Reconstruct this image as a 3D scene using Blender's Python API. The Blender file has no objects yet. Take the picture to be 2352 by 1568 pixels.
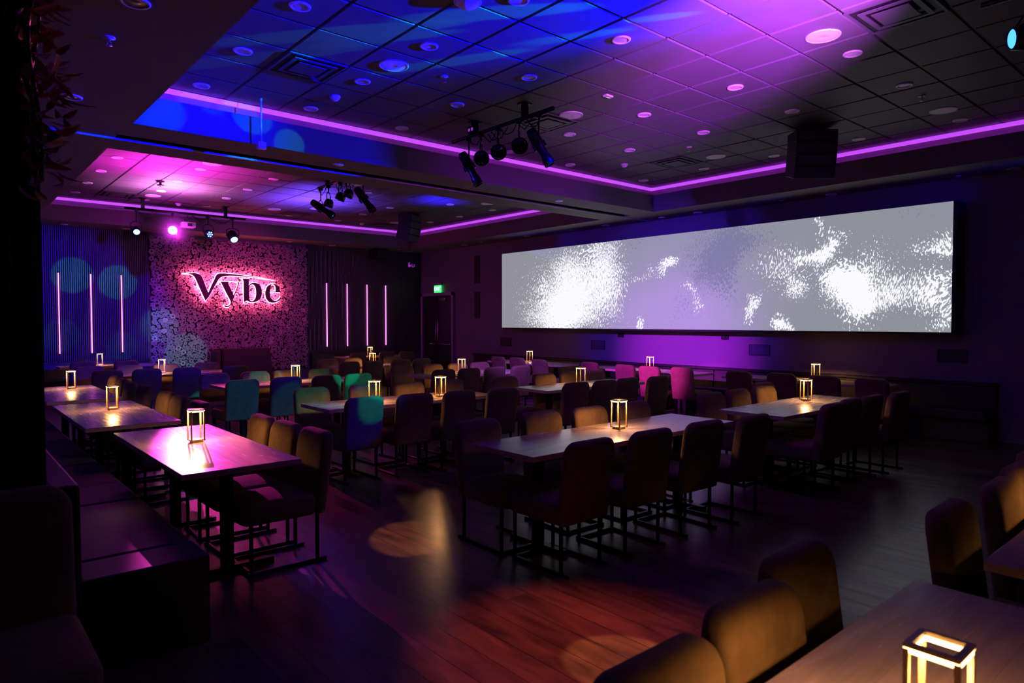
import bpy, bmesh, math, random
from mathutils import Vector, Matrix
C = bpy.context.scene.collection
PI = math.pi
random.seed(7)

# ------------------------------------------------------------------ camera
cam_d = bpy.data.cameras.new('camera'); cam = bpy.data.objects.new('camera', cam_d); C.objects.link(cam)
cam_d.sensor_width = 36.0; cam_d.lens = 36.0 * 1548.657 / 2352.0; cam_d.clip_start = 0.05; cam_d.clip_end = 80
YAW, PITCH, ROLL = 0.712472, 0.030365, -0.00063
_fw = Vector((math.sin(YAW)*math.cos(PITCH), math.cos(YAW)*math.cos(PITCH), -math.sin(PITCH)))
_r0 = Vector((math.cos(YAW), -math.sin(YAW), 0)); _u0 = _r0.cross(_fw)
_r = _r0*math.cos(ROLL) + _u0*math.sin(ROLL); _u = -_r0*math.sin(ROLL) + _u0*math.cos(ROLL)
M = Matrix((( _r.x, _u.x, -_fw.x, 0), (_r.y, _u.y, -_fw.y, 0), (_r.z, _u.z, -_fw.z, 1.65), (0, 0, 0, 1)))
cam.matrix_world = M
cam_d.dof.use_dof = True; cam_d.dof.focus_distance = 9.0; cam_d.dof.aperture_fstop = 3.5
bpy.context.scene.camera = cam
vs = bpy.context.scene.view_settings
bpy.context.scene.display_settings.display_device = 'sRGB'
vs.view_transform = 'Standard'; vs.look = 'None'; vs.exposure = 0.0; vs.gamma = 1.0; vs.use_curve_mapping = False
# ------------------------------------------------------------------ world
w = bpy.data.worlds.new('world'); bpy.context.scene.world = w; w.use_nodes = True
w.node_tree.nodes['Background'].inputs[0].default_value = (0.35, 0.2, 0.6, 1)
w.node_tree.nodes['Background'].inputs[1].default_value = 0.0001

# ------------------------------------------------------------------ stage lights
def aim(o, target):
    d = Vector(target) - o.location
    o.rotation_euler = d.to_track_quat('-Z', 'Y').to_euler()
def spot(name, loc, target, color, power, half_deg, blend=0.15, radius=0.02):
    l = bpy.data.lights.new(name, 'SPOT'); l.energy = power; l.color = color
    l.spot_size = math.radians(half_deg*2); l.spot_blend = blend; l.shadow_soft_size = radius
    o = bpy.data.objects.new(name, l); C.objects.link(o); o.location = loc; aim(o, target); return o
MAG = (0.95, 0.06, 0.85); PUR = (0.5, 0.04, 1.0); BLU = (0.0, 0.0, 1.0); CYA = (0.0, 0.5, 0.5)
HEAD = (5.9, 1.42, 3.62)          # moving head at the upper right of the room, throws blue light with round cyan dots
spot('blue_wash', HEAD, (2.2, 7.7, 3.80), BLU, 2300, 20, 0.45)
spot('blue_wash_ceiling', HEAD, (3.1, 4.7, 4.13), BLU, 15000, 20, 0.8)
spot('blue_wash_back', HEAD, (2.5, 15.2, 1.8), BLU, 8000, 8.5, 0.6)
spot('blue_wash_chairs', HEAD, (3.3, 6.2, 0.75), BLU, 1100, 3.6, 0.5)
spot('blue_wash_third_row', HEAD, (3.2, 9.3, 0.6), BLU, 1500, 5.0, 0.6)
spot('blue_wash_fourth_row', HEAD, (2.9, 12.4, 0.6), BLU, 1800, 5.5, 0.6)
GOBO = [((1.85,7.7,3.82),1.79,630),((2.38,7.7,4.06),1.40,420),((2.82,7.7,3.97),1.79,930),((3.24,7.7,3.72),1.48,1050),
        ((2.30,16.85,2.62),1.45,5200),((3.14,16.85,2.50),1.45,5200),((3.95,16.85,1.55),1.5,3600),((2.08,16.85,1.35),1.3,1200),((3.2,16.85,1.1),1.2,900),
        ((4.5,16.8,0.9),1.8,4200),((4.1,11.6,0.0),1.6,6000),((3.4,12.6,0.0),1.6,4000),
        ((2.85,5.27,4.13),1.5,3330),((3.60,4.15,4.13),1.9,2856),((3.1,5.25,4.13),1.1,2856),((3.9,5.2,4.13),1.4,2856),((4.35,4.1,4.13),1.6,2380),((2.5,6.3,4.13),1.2,2380),((3.2,3.2,4.13),1.7,2856),((4.6,3.4,4.13),1.5,1904),
        ((3.45,6.15,0.84),2.1,1500),((3.25,7.45,0.78),2.0,1100),((4.05,7.35,0.8),1.8,900),((4.75,9.0,0.75),2.2,2300),((3.0,9.1,0.55),2.2,900),((3.75,9.1,0.5),1.9,800),((2.2,6.6,0.02),2.6,3500),((4.7,10.2,0.85),1.4,1200),((2.6,8.0,0.02),2.0,3000)]
for t, a, p in GOBO: spot('gobo_dot', HEAD, t, CYA, p, a, 0.25)
spot('violet_ceiling_wash', (4.2, 1.2, 2.9), (5.2, 2.75, 4.13), (0.62, 0.10, 1.0), 2900, 27, 0.85)
spot('violet_ceiling_edge', (4.2, 1.2, 2.9), (6.0, 3.7, 4.13), (0.42, 0.0, 1.0), 1500, 14, 0.6)
spot('violet_bulkhead_wash', (7.4, 2.6, 3.3), (6.9, 7.7, 3.8), (0.42, 0.0, 1.0), 330, 22, 0.8)
WASH = (2.5, 6.9, 3.4)
spot('magenta_wall_wash', WASH, (11.0, 7.7, 1.05), (0.72, 0.02, 1.0), 5400, 12.0, 1.0)
spot('magenta_chair_wash', WASH, (9.4, 7.0, 0.8), (0.85, 0.04, 0.88), 5600, 4.6, 0.8)
spot('blue_wall_wash', WASH, (11.0, 8.0, 1.8), (0.08, 0.02, 1.0), 2600, 18, 1.0)
spot('blue_upper_wall_wash', (10.2, 1.0, 3.5), (11.0, 5.2, 3.42), (0.0, 0.0, 1.0), 110, 14, 1.0)
spot('blue_upper_wall_wash', (10.2, 12.8, 3.5), (11.0, 9.0, 3.45), (0.0, 0.0, 1.0), 110, 16, 1.0)
spot('blue_upper_wall_wash', (10.2, 4.6, 3.5), (11.0, 7.6, 3.45), (0.0, 0.0, 1.0), 60, 16, 1.0)
spot('violet_row_wash', (5.45, 6.5, 3.35), (8.3, 9.7, 0.75), (0.26, 0.05, 1.0), 2400, 14, 0.9)
BEAM = (3.85, 15.05, 3.5)
spot('magenta_beam_front', BEAM, (1.74, 5.0, 0.75), (1.0, 0.05, 0.60), 3600, 3.7, 0.6)
spot('magenta_beam_floor', BEAM, (2.6, 6.2, 0.0), (1.0, 0.03, 0.4), 900, 6.0, 0.9)
spot('magenta_beam_second', BEAM, (3.6, 9.6, 0.75), (1.0, 0.03, 0.35), 1000, 10, 0.9)
def uplight(name, loc, color, power, size, spread=180):
    l = bpy.data.lights.new(name, 'AREA'); l.shape = 'DISK'; l.size = size; l.energy = power; l.color = color; l.spread = math.radians(spread)
    o = bpy.data.objects.new(name, l); C.objects.link(o); o.location = loc; o.rotation_euler = (PI, 0, 0)
uplight('magenta_uplight', (3.45, 13.6, 3.40), (1.0, 0.24, 0.9), 85, 0.2, 135)
uplight('magenta_uplight_wide', (3.0, 11.9, 2.9), (1.0, 0.03, 0.75), 125, 0.3, 118)
uplight('indigo_uplight', (6.0, 13.2, 3.1), (0.14, 0.05, 1.0), 120, 0.3, 125)
uplight('indigo_uplight', (8.0, 11.6, 3.5), (0.03, 0.01, 1.0), 14, 0.2, 110)
bl = bpy.data.lights.new('magenta_lamp_spill', 'POINT'); bl.energy = 22; bl.color = (0.9, 0.03, 1.0); bl.shadow_soft_size = 0.03
bo = bpy.data.objects.new('magenta_lamp_spill', bl); C.objects.link(bo); bo.location = (3.82, 15.02, 3.49)
spot('red_floor_wash', (2.15, 3.4, 3.6), (2.45, 2.35, 0.0), (1.0, 0.16, 0.06), 800, 14.5, 1.0)
spot('warm_reflection_spot', (0.9, 1.2, 3.45), (2.72, 4.35, 0.0), (1.0, 0.42, 0.15), 1300, 3.5, 0.25).data.specular_factor = 0.2  # added spots, standing in for warm reflections in the glossy floor
spot('warm_reflection_spot', (2.2, 2.9, 3.6), (2.5, 2.1, 0.0), (1.0, 0.40, 0.14), 900, 4.5, 0.25).data.specular_factor = 0.2
spot('garland_wash', (1.5, 4.6, 3.1), (0.40, 3.2, 2.9), (1.0, 0.08, 0.4), 70, 14, 0.8)
spot('flower_wash', (5.3, 12.3, 3.5), (5.6, 16.8, 2.2), (1.0, 0.03, 0.55), 170, 26, 0.7)
spot('flower_wash_lilac', (2.6, 13.0, 3.5), (4.2, 16.8, 1.3), (0.4, 0.3, 1.0), 260, 11, 0.9)
spot('slat_wash', (8.0, 14.0, 3.5), (8.8, 16.9, 1.8), (0.9, 0.1, 0.4), 14, 40, 0.9)

# ------------------------------------------------------------------ materials
def mat(name, col, rough=0.6, metal=0.0, emit=None, estr=0.0, noise=0.0, nscale=8.0, sheen=0.0, bump=0.0, spec=0.5):
    m = bpy.data.materials.new(name); m.use_nodes = True; nt = m.node_tree; b = nt.nodes['Principled BSDF']
    b.inputs['Base Color'].default_value = (*col, 1); b.inputs['Roughness'].default_value = rough
    b.inputs['Metallic'].default_value = metal; b.inputs['Specular IOR Level'].default_value = spec
    if sheen: b.inputs['Sheen Weight'].default_value = sheen; b.inputs['Sheen Roughness'].default_value = 0.4
    if emit: b.inputs['Emission Color'].default_value = (*emit, 1); b.inputs['Emission Strength'].default_value = estr
    if noise or bump:
        tc = nt.nodes.new('ShaderNodeTexCoord'); n = nt.nodes.new('ShaderNodeTexNoise')
        n.inputs['Scale'].default_value = nscale; n.inputs['Detail'].default_value = 5; n.inputs['Roughness'].default_value = 0.65
        nt.links.new(tc.outputs['Object'], n.inputs['Vector'])
        if noise:
            mx = nt.nodes.new('ShaderNodeMixRGB'); mx.blend_type = 'MIX'
            mx.inputs[1].default_value = (*[c*(1-noise) for c in col], 1); mx.inputs[2].default_value = (*[min(1, c*(1+noise)) for c in col], 1)
            nt.links.new(n.outputs['Fac'], mx.inputs[0]); nt.links.new(mx.outputs[0], b.inputs['Base Color'])
        if bump:
            bp = nt.nodes.new('ShaderNodeBump'); bp.inputs['Strength'].default_value = bump; bp.inputs['Distance'].default_value = 0.01
            nt.links.new(n.outputs['Fac'], bp.inputs['Height']); nt.links.new(bp.outputs[0], b.inputs['Normal'])
    return m
def wood_mat(name, c1, c2, rough, stretch, board, axis=1, coat=0.0, lo=0.4, hi=1.4, bump=0.5):
    """boards running along local axis (0=x,1=y); board=(width,length)"""
    m = bpy.data.materials.new(name); m.use_nodes = True; nt = m.node_tree; b = nt.nodes['Principled BSDF']; N = nt.nodes.new; L = nt.links.new
    tc = N('ShaderNodeTexCoord'); mp = N('ShaderNodeMapping'); L(tc.outputs['Object'], mp.inputs[0])
    if axis == 1: mp.inputs['Rotation'].default_value = (0, 0, PI/2)
    br = N('ShaderNodeTexBrick'); br.inputs['Scale'].default_value = 1.0; br.inputs['Brick Width'].default_value = board[1]; br.inputs['Row Height'].default_value = board[0]
    br.inputs['Mortar Size'].default_value = 0.003 if hi > 1.2 else 0.0008; br.inputs['Mortar Smooth'].default_value = 0.3; br.inputs['Bias'].default_value = 0.0
    br.inputs['Color1'].default_value = (*c1, 1); br.inputs['Color2'].default_value = (*c2, 1); br.inputs['Mortar'].default_value = (*[c*(0.25 if hi > 1.2 else 0.6) for c in c1], 1)
    br.offset = 0.37; br.offset_frequency = 2
    L(mp.outputs[0], br.inputs['Vector'])
    mp2 = N('ShaderNodeMapping'); mp2.inputs['Scale'].default_value = (1.2, stretch, 1); L(mp.outputs[0], mp2.inputs[0])
    n = N('ShaderNodeTexNoise'); n.inputs['Scale'].default_value = 2.2; n.inputs['Detail'].default_value = 6; n.inputs['Distortion'].default_value = 0.6; L(mp2.outputs[0], n.inputs['Vector'])
    rp = N('ShaderNodeValToRGB'); rp.color_ramp.elements[0].position = 0.3; rp.color_ramp.elements[0].color = (lo, lo, lo, 1); rp.color_ramp.elements[1].position = 0.7; rp.color_ramp.elements[1].color = (hi, hi, hi, 1)
    L(n.outputs['Fac'], rp.inputs[0])
    mx = N('ShaderNodeMixRGB'); mx.blend_type = 'MULTIPLY'; mx.inputs[0].default_value = 1.0; L(br.outputs['Color'], mx.inputs[1]); L(rp.outputs[0], mx.inputs[2]); L(mx.outputs[0], b.inputs['Base Color'])
    mr = N('ShaderNodeMapRange'); mr.inputs['To Min'].default_value = rough*0.75; mr.inputs['To Max'].default_value = rough*1.35; L(n.outputs['Fac'], mr.inputs[0]); L(mr.outputs[0], b.inputs['Roughness'])
    bp = N('ShaderNodeBump'); bp.inputs['Strength'].default_value = bump; bp.inputs['Distance'].default_value = 0.004
    ad = N('ShaderNodeMath'); ad.operation = 'SUBTRACT'; L(n.outputs['Fac'], ad.inputs[0]); L(br.outputs['Fac'], ad.inputs[1]); L(ad.outputs[0], bp.inputs['Height']); L(bp.outputs[0], b.inputs['Normal'])
    b.inputs['Coat Weight'].default_value = coat; b.inputs['Coat Roughness'].default_value = 0.15
    return m
M_floor = wood_mat('dark_plank_floor', (0.05, 0.026, 0.018), (0.12, 0.066, 0.045), 0.30, 5.0, (0.17, 1.5))
M_table_y = wood_mat('table_wood', (0.27, 0.21, 0.16), (0.30, 0.235, 0.18), 0.24, 12.0, (0.19, 3.0), axis=1, lo=0.8, hi=1.12, bump=0.0)
M_table_x = wood_mat('table_wood_cross', (0.27, 0.21, 0.16), (0.30, 0.235, 0.18), 0.24, 12.0, (0.19, 3.0), axis=0, lo=0.8, hi=1.12, bump=0.0)
M_tedge = mat('table_edge_wood', (0.5, 0.37, 0.22), 0.5, noise=0.2, nscale=20)
M_paint = mat('soffit_paint', (0.17, 0.155, 0.145), 0.75, noise=0.06, nscale=1.5)
M_wall = mat('wall_paint', (0.17, 0.16, 0.19), 0.7, noise=0.05, nscale=1.2)
M_tile = mat('ceiling_tile', (0.10, 0.096, 0.10), 0.62, noise=0.25, nscale=1.3, bump=0.15)
M_vent = mat('vent_paint', (0.07, 0.065, 0.07), 0.5, noise=0.1)
M_grid = mat('ceiling_grid', (0.28, 0.26, 0.28), 0.4)
M_black = mat('black_paint', (0.006, 0.006, 0.007), 0.55, noise=0.2, nscale=6)
M_metal = mat('black_metal', (0.012, 0.012, 0.014), 0.35, metal=0.6, noise=0.2, nscale=20)
M_chrome = mat('chrome', (0.75, 0.72, 0.7), 0.15, metal=1.0, noise=0.05, nscale=30)
M_white = mat('white_plastic', (0.85, 0.8, 0.82), 0.45, noise=0.03, nscale=20)
M_lens = mat('frosted_lens', (0.75, 0.68, 0.72), 0.3, noise=0.05, nscale=30)
M_fabric = mat('taupe_velvet', (0.15, 0.098, 0.045), 0.9, noise=0.5, nscale=14, sheen=0.0, spec=0.2, bump=0.35)
M_leather = mat('dark_leather', (0.012, 0.009, 0.011), 0.5, noise=0.3, nscale=9, bump=0.1)
M_slat = mat('painted_slats', (0.10, 0.085, 0.09), 0.5, noise=0.2, nscale=3)
M_slatback = mat('slat_backing', (0.012, 0.01, 0.012), 0.9, noise=0.2, nscale=3)
M_lampm = mat('bronze_lantern_metal', (0.36, 0.26, 0.14), 0.45, metal=0.3, noise=0.1, nscale=40)
M_glow = mat('warm_led', (0.9, 0.8, 0.6), 0.5, emit=(1.0, 0.66, 0.26), estr=7.0, noise=0.02)
M_tube = mat('pink_led_tube', (0.9, 0.5, 0.9), 0.4, emit=(1.0, 0.18, 0.85), estr=4.0, noise=0.02)
M_cove = mat('violet_led_strip', (0.8, 0.5, 0.9), 0.4, emit=(0.55, 0.04, 1.0), estr=22.0, noise=0.02)
M_halo = mat('halo_led', (0.9, 0.4, 0.5), 0.4, emit=(1.0, 0.12, 0.26), estr=42.0, noise=0.02)
M_letter = mat('maroon_letter', (0.10, 0.012, 0.05), 0.45, noise=0.15, nscale=6)
M_petal = mat('silk_petals', (0.42, 0.29, 0.35), 0.7, noise=0.6, nscale=16)
M_petal2 = mat('pale_silk_petals', (0.6, 0.46, 0.5), 0.7, noise=0.5, nscale=16)
M_bud = mat('dark_buds', (0.035, 0.012, 0.02), 0.8, noise=0.3, nscale=20)
M_leaf = mat('dark_leaves', (0.30, 0.10, 0.12), 0.45, noise=0.5, nscale=7)
M_green = mat('green_exit', (0.1, 0.6, 0.2), 0.5, emit=(0.05, 1.0, 0.18), estr=1.6, noise=0.02)
M_exit = mat('exit_letters', (0.8, 1, 0.8), 0.5, emit=(0.6, 1.0, 0.65), estr=2.5, noise=0.02)
M_vglow = mat('violet_marks', (0.7, 0.2, 0.8), 0.5, emit=(0.4, 0.05, 0.6), estr=0.7, noise=0.02)
M_mlens = mat('magenta_lens', (0.9, 0.4, 0.9), 0.3, emit=(1.0, 0.22, 1.0), estr=12.0, noise=0.02)
M_blens = mat('blue_lens', (0.3, 0.5, 1), 0.3, emit=(0.12, 0.25, 1.0), estr=7.0, noise=0.02)
M_clens = mat('cyan_lens', (0.1, 0.5, 0.8), 0.2, emit=(0.06, 0.35, 1.0), estr=2.2, noise=0.02)
M_dlens = mat('dark_glass', (0.01, 0.008, 0.012), 0.05, noise=0.1)
M_oliveg = mat('grille_cloth', (0.03, 0.03, 0.034), 0.8, noise=0.3, nscale=60, bump=0.3)
M_door = mat('door_paint', (0.02, 0.018, 0.024), 0.4, noise=0.1)
M_frame = mat('door_frame_paint', (0.35, 0.3, 0.38), 0.45, noise=0.05)

# ------------------------------------------------------------------ mesh helpers
def obj(name, bm, m, parent=None, smooth=False, loc=None):
    me = bpy.data.meshes.new(name); bm.normal_update(); bm.to_mesh(me); bm.free()
    for mm in (m if isinstance(m, (list, tuple)) else [m]): me.materials.append(mm)
    if smooth:
        for p in me.polygons: p.use_smooth = True
    o = bpy.data.objects.new(name, me); C.objects.link(o)
    if loc: o.location = loc
    if parent: o.parent = parent
    return o
def tag(o, label, cat, group=None, kind=None):
    o['label'] = label; o['category'] = cat
    if group: o['group'] = group
    if kind: o['kind'] = kind
    return o
def thing(name, label, cat, loc=(0, 0, 0), rz=0.0, group=None):
    o = bpy.data.objects.new(name, None); C.objects.link(o); o.location = loc; o.rotation_euler = (0, 0, rz)
    o.empty_display_size = 0.1
    return tag(o, label, cat, group)
def struct(name, bm, m, parent=None):
    o = obj(name, bm, m, parent); o['kind'] = 'structure'; return o
def copy_tree(o, parent=None):
    c = o.copy(); C.objects.link(c)
    if parent: c.parent = parent
    for ch in o.children: copy_tree(ch, c)
    return c
def box(bm, x0, x1, y0, y1, z0, z1, mi=0, mtx=None):
    v = [bm.verts.new(p) for p in ((x0,y0,z0),(x1,y0,z0),(x1,y1,z0),(x0,y1,z0),(x0,y0,z1),(x1,y0,z1),(x1,y1,z1),(x0,y1,z1))]
    if mtx:
        for q in v: q.co = mtx @ q.co
    for f in ((0,3,2,1),(4,5,6,7),(0,1,5,4),(1,2,6,5),(2,3,7,6),(3,0,4,7)):
        fa = bm.faces.new([v[i] for i in f]); fa.material_index = mi
    return v
def bx(x0, x1, y0, y1, z0, z1, bev=0.0, mtx=None):
    bm = bmesh.new(); box(bm, x0, x1, y0, y1, z0, z1, mtx=mtx)
    if bev: bmesh.ops.bevel(bm, geom=bm.edges[:], offset=bev, segments=2, affect='EDGES', profile=0.5)
    return bm
def tube(bm, p0, p1, r0, r1=None, seg=12, caps=True, mi=0):
    p0, p1 = Vector(p0), Vector(p1); r1 = r0 if r1 is None else r1
    d = (p1-p0).normalized(); a = d.orthogonal().normalized(); b = d.cross(a)
    A, B = [], []
    for i in range(seg):
        t = 2*PI*i/seg; k = a*math.cos(t)+b*math.sin(t)
        A.append(bm.verts.new(p0+k*r0)); B.append(bm.verts.new(p1+k*r1))
    for i in range(seg):
        f = bm.faces.new((A[i], A[(i+1) % seg], B[(i+1) % seg], B[i])); f.smooth = True; f.material_index = mi
    if caps:
        f = bm.faces.new(A[::-1]); f.material_index = mi; f = bm.faces.new(B); f.material_index = mi
def path(bm, pts, r, seg=8):
    for a, b in zip(pts, pts[1:]): tube(bm, a, b, r, seg=seg)
def lathe(prof, seg=24, mi=0, bm=None):
    """prof: list of (r,z) -> surface about local z"""
    bm = bm or bmesh.new(); rings = []
    for r, z in prof:
        if r < 1e-5: rings.append([bm.verts.new((0, 0, z))]); continue
        rings.append([bm.verts.new((r*math.cos(2*PI*i/seg), r*math.sin(2*PI*i/seg), z)) for i in range(seg)])
    for a, b in zip(rings, rings[1:]):
        for i in range(seg):
            j = (i+1) % seg
            q = [a[i % len(a)], a[j % len(a)], b[j % len(b)], b[i % len(b)]]
            u = []
            for v in q:
                if v not in u: u.append(v)
            if len(u) > 2:
                f = bm.faces.new(u); f.smooth = True; f.material_index = mi
    return bm
def rrect(w, h, r_top, r_bot, n=6):
    """rounded rect outline centred in x, from y=0 to y=h"""
    pts = []
    def arc(cx, cy, r, a0):
        for i in range(n+1):
            t = a0 + PI/2*i/n; pts.append((cx+r*math.cos(t), cy+r*math.sin(t)))
    arc(w/2-r_top, h-r_top, r_top, 0); arc(-w/2+r_top, h-r_top, r_top, PI/2)
    arc(-w/2+r_bot, r_bot, r_bot, PI); arc(w/2-r_bot, r_bot, r_bot, 3*PI/2)
    return pts
def cushion(outline, t, er, dome0=0.0, dome1=0.0, n=4):
    """slab in x-y plane along z, edges rounded by er, caps domed"""
    bm = bmesh.new(); cx = sum(p[0] for p in outline)/len(outline); cy = sum(p[1] for p in outline)/len(outline)
    hw = max(abs(p[0]-cx) for p in outline); hh = max(abs(p[1]-cy) for p in outline)
    def ring(inset, z):
        return [bm.verts.new((cx+(x-cx)*(1-inset/hw), cy+(y-cy)*(1-inset/hh), z)) for x, y in outline]
    rings = []
    for k in (0.75, 0.5, 0.25): rings.append(ring(er+(hw-er)*k*0.9, -t/2-dome0*math.sin(k*PI/2)))
    for i in range(n+1):
        a = PI/2*i/n; rings.append(ring(er*(1-math.sin(a)), -t/2+er*(1-math.cos(a))))
    for i in range(n+1):
        a = PI/2*i/n; rings.append(ring(er*(1-math.cos(a)), t/2-er*(1-math.sin(a))))
    for k in (0.25, 0.5, 0.75): rings.append(ring(er+(hw-er)*k*0.9, t/2+dome1*math.sin(k*PI/2)))
    N = len(outline)
    for a, b in zip(rings, rings[1:]):
        for i in range(N): bm.faces.new((a[i], a[(i+1) % N], b[(i+1) % N], b[i]))
    bm.faces.new(rings[0][::-1]); bm.faces.new(rings[-1])
    for f in bm.faces: f.smooth = True
    return bm
def xf(bm, mtx): bmesh.ops.transform(bm, matrix=mtx, verts=bm.verts[:]); return bm

# ------------------------------------------------------------------ the room
ZS, ZC, XW, YB = 3.65, 4.13, 11.0, 16.9
struct('floor', bx(-2.5, XW+0.3, -3.5, YB+0.3, -0.1, 0.0), M_floor)
struct('wall_right', bx(XW, XW+0.25, -3.5, YB+0.25, 0, 4.6), M_wall)
struct('wall_back', bx(-2.5, XW, YB, YB+0.25, 0, 4.6), M_wall)
struct('wall_left', bx(-0.85, -0.65, -3.5, YB, 0, 4.6), M_wall)
# soffits with two recesses; cove pocket behind a low fascia
RX0, RX1, RY0, RY1 = 1.6, 10.1, -1.6, 7.72      # main recess
FX0, FX1, FY0, FY1 = 1.6, 10.1, 9.0, 16.0     # far recess
def slab(x0, x1, y0, y1, z0=ZS, z1=3.90):
    bm = bmesh.new(); box(bm, x0, x1, y0, y1, z0, z1); return bm
struct('trim_1', slab(-0.65, RX0-0.03, -3.5, YB), M_paint)                       # left soffit
struct('trim_2', slab(RX1+0.03, XW, -3.5, YB), M_paint)                          # right soffit
struct('trim_3', slab(RX0-0.03, RX1+0.03, -3.5, RY0-0.03), M_paint)
struct('trim_4', slab(RX0-0.03, RX1+0.03, FY1+0.03, YB), M_paint)
# the bulkhead between the recesses, split by the wall track
bm = bmesh.new(); box(bm, RX0-0.03, RX1+0.03, RY1+0.03, 8.27, ZS, 3.90); box(bm, RX0-0.03, RX1+0.03, 8.43, FY0-0.03, ZS, 3.90); box(bm, RX0-0.03, RX1+0.03, 8.27, 8.43, 3.80, 3.90)
struct('trim_5', bm, M_paint)
bm = bmesh.new(); box(bm, 0.9, XW, 8.325, 8.375, 3.70, 3.80); box(bm, 0.9, XW, 8.43, 8.445, ZS-0.02, 3.80)
struct('trim_6', bm, mat('track_metal', (0.4, 0.38, 0.42), 0.35, metal=0.4, noise=0.05))
# fascia lips (up to 3.96) and pocket back walls
def ring_walls(x0, x1, y0, y1, t, z0, z1, inward=0.0):
    bm = bmesh.new()
    box(bm, x0-t, x0, y0-t, y1+t, z0, z1); box(bm, x1, x1+t, y0-t, y1+t, z0, z1)
    box(bm, x0, x1, y0-t, y0, z0, z1); box(bm, x0, x1, y1, y1+t, z0, z1)
    return bm
struct('trim_7', ring_walls(RX0, RX1, RY0, RY1, 0.029, ZS, 3.955), M_paint)
struct('trim_8', ring_walls(FX0, FX1, FY0, FY1, 0.029, ZS, 3.955), M_paint)
D = 0.20
M_crown = mat('crown_moulding_glow', (0.7, 0.6, 0.75), 0.5, emit=(0.55, 0.08, 0.95), estr=0.75, noise=0.02)  # cove light falling on the moulding, put in as its own violet glow
struct('trim_9', ring_walls(RX0-D, RX1+D, RY0-D, RY1+D, 0.05, 3.88, 4.2), M_paint)
struct('trim_10', ring_walls(FX0-D, FX1+D, FY0-D, FY1+D, 0.05, 3.88, 4.2), M_paint)
# violet strip lights low in the coves, crown moulding above
def cove_strip(x0, x1, y0, y1, label):
    r = thing('cove_light', label, 'light', ((x0+x1)/2, (y0+y1)/2, 4.08), group=None)
    cx, cy = (x0+x1)/2, (y0+y1)/2; d = D-0.035
    for a in ((x0+d, x1-d, y1-d-0.03, y1-d), (x0+d, x1-d, y0+d, y0+d+0.03), (x0+d, x0+d+0.03, y0+d+0.03, y1-d-0.03), (x1-d-0.03, x1-d, y0+d+0.03, y1-d-0.03)):
        obj('light_strip', bx(a[0]-cx+(0.0), a[1]-cx, a[2]-cy, a[3]-cy, -0.172, -0.16), M_cove, r)
    e = 0.035
    for a in ((x0, x1, y1-e, y1), (x0, x1, y0, y0+e), (x0, x0+e, y0+e, y1-e), (x1-e, x1, y0+e, y1-e)):
        obj('crown_moulding', bx(a[0]-cx, a[1]-cx, a[2]-cy, a[3]-cy, 0.0, 0.049), M_crown, r)
    return r
cove_strip(RX0-D, RX1+D, RY0-D, RY1+D, 'violet strip light running round the cove of the near ceiling recess')
cove_strip(FX0-D, FX1+D, FY0-D, FY1+D, 'violet strip light running round the cove of the far ceiling recess')
# tiled ceilings: every tile with a bevelled edge above a lit grid
def tiled(name, x0, x1, y0, y1, ox, oy, holes=()):
    P = 0.605; bm = bmesh.new(); rnd = random.Random(3)
    i0, i1 = math.floor((x0-ox)/P), math.ceil((x1-ox)/P); j0, j1 = math.floor((y0-oy)/P), math.ceil((y1-oy)/P)
    for i in range(i0, i1):
        for j in range(j0, j1):
            a, b = max(x0, ox+i*P), min(x1, ox+(i+1)*P); c, d = max(y0, oy+j*P), min(y1, oy+(j+1)*P)
            if b-a < 0.04 or d-c < 0.04: continue
            g = 0.009; z = ZC+rnd.uniform(-0.001, 0.0025); e = 0.008
            lo = [bm.verts.new(p) for p in ((a+g+e,c+g+e,z),(b-g-e,c+g+e,z),(b-g-e,d-g-e,z),(a+g+e,d-g-e,z))]
            hi = [bm.verts.new(p) for p in ((a+g,c+g,z+0.014),(b-g,c+g,z+0.014),(b-g,d-g,z+0.014),(a+g,d-g,z+0.014))]
            bm.faces.new(lo[::-1])
            for k in range(4): bm.faces.new((lo[k], lo[(k+1) % 4], hi[(k+1) % 4], hi[k]))
    box(bm, x0, x1, y0, y1, ZC+0.014, ZC+0.05, mi=1)
    o = obj(name, bm, [M_tile, M_black]); o['kind'] = 'structure'
tiled('ceiling', RX0-D, RX1+D, RY0-D, RY1+D, 2.545, 4.86)
tiled('ceiling.001', FX0-D, FX1+D, FY0-D, FY1+D, 2.53, 11.1)

# ceiling fittings
def disc_bm(r, trim, drop=0.012):
    return lathe([(r, 0.004), (r, -drop*0.5), (r-0.006, -drop), (r-trim, -drop), (r-trim-0.004, -drop*0.35)])
def make_downlight(label, loc, r=0.085, big=False, group=None):
    t = thing('ceiling_speaker' if big else 'recessed_downlight', label, 'speaker' if big else 'ceiling light', loc, group=group)
    tr = 0.014 if big else 0.022
    obj('trim_ring', disc_bm(r, tr), M_white, t)
    if big: obj('grille', lathe([(r-tr-0.004, -0.009), (r*0.5, -0.013), (0.006, -0.014), (0, -0.010)]), M_white, t)
    else: obj('lens', lathe([(r-tr-0.004, -0.004), (r*0.5, -0.006), (0, -0.007)]), M_lens, t)
    return t
MAIN = [(2.26,5.17),(2.23,6.36),(3.46,5.15),(2.22,7.57),(3.44,6.35),(4.67,5.14),(3.42,7.55),(4.63,6.32),(4.65,7.55),(4.67,3.93),(6.54,2.73),(6.53,3.93),(7.82,2.73),(6.56,5.16),(7.76,5.13),(7.78,3.93),(6.49,6.34),(7.74,6.35),(7.75,7.56),(9.59,7.55),(9.65,5.15),(9.6,6.33),(9.65,3.93),(9.69,2.74),(3.5,3.97),(6.49,7.56)]
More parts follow.
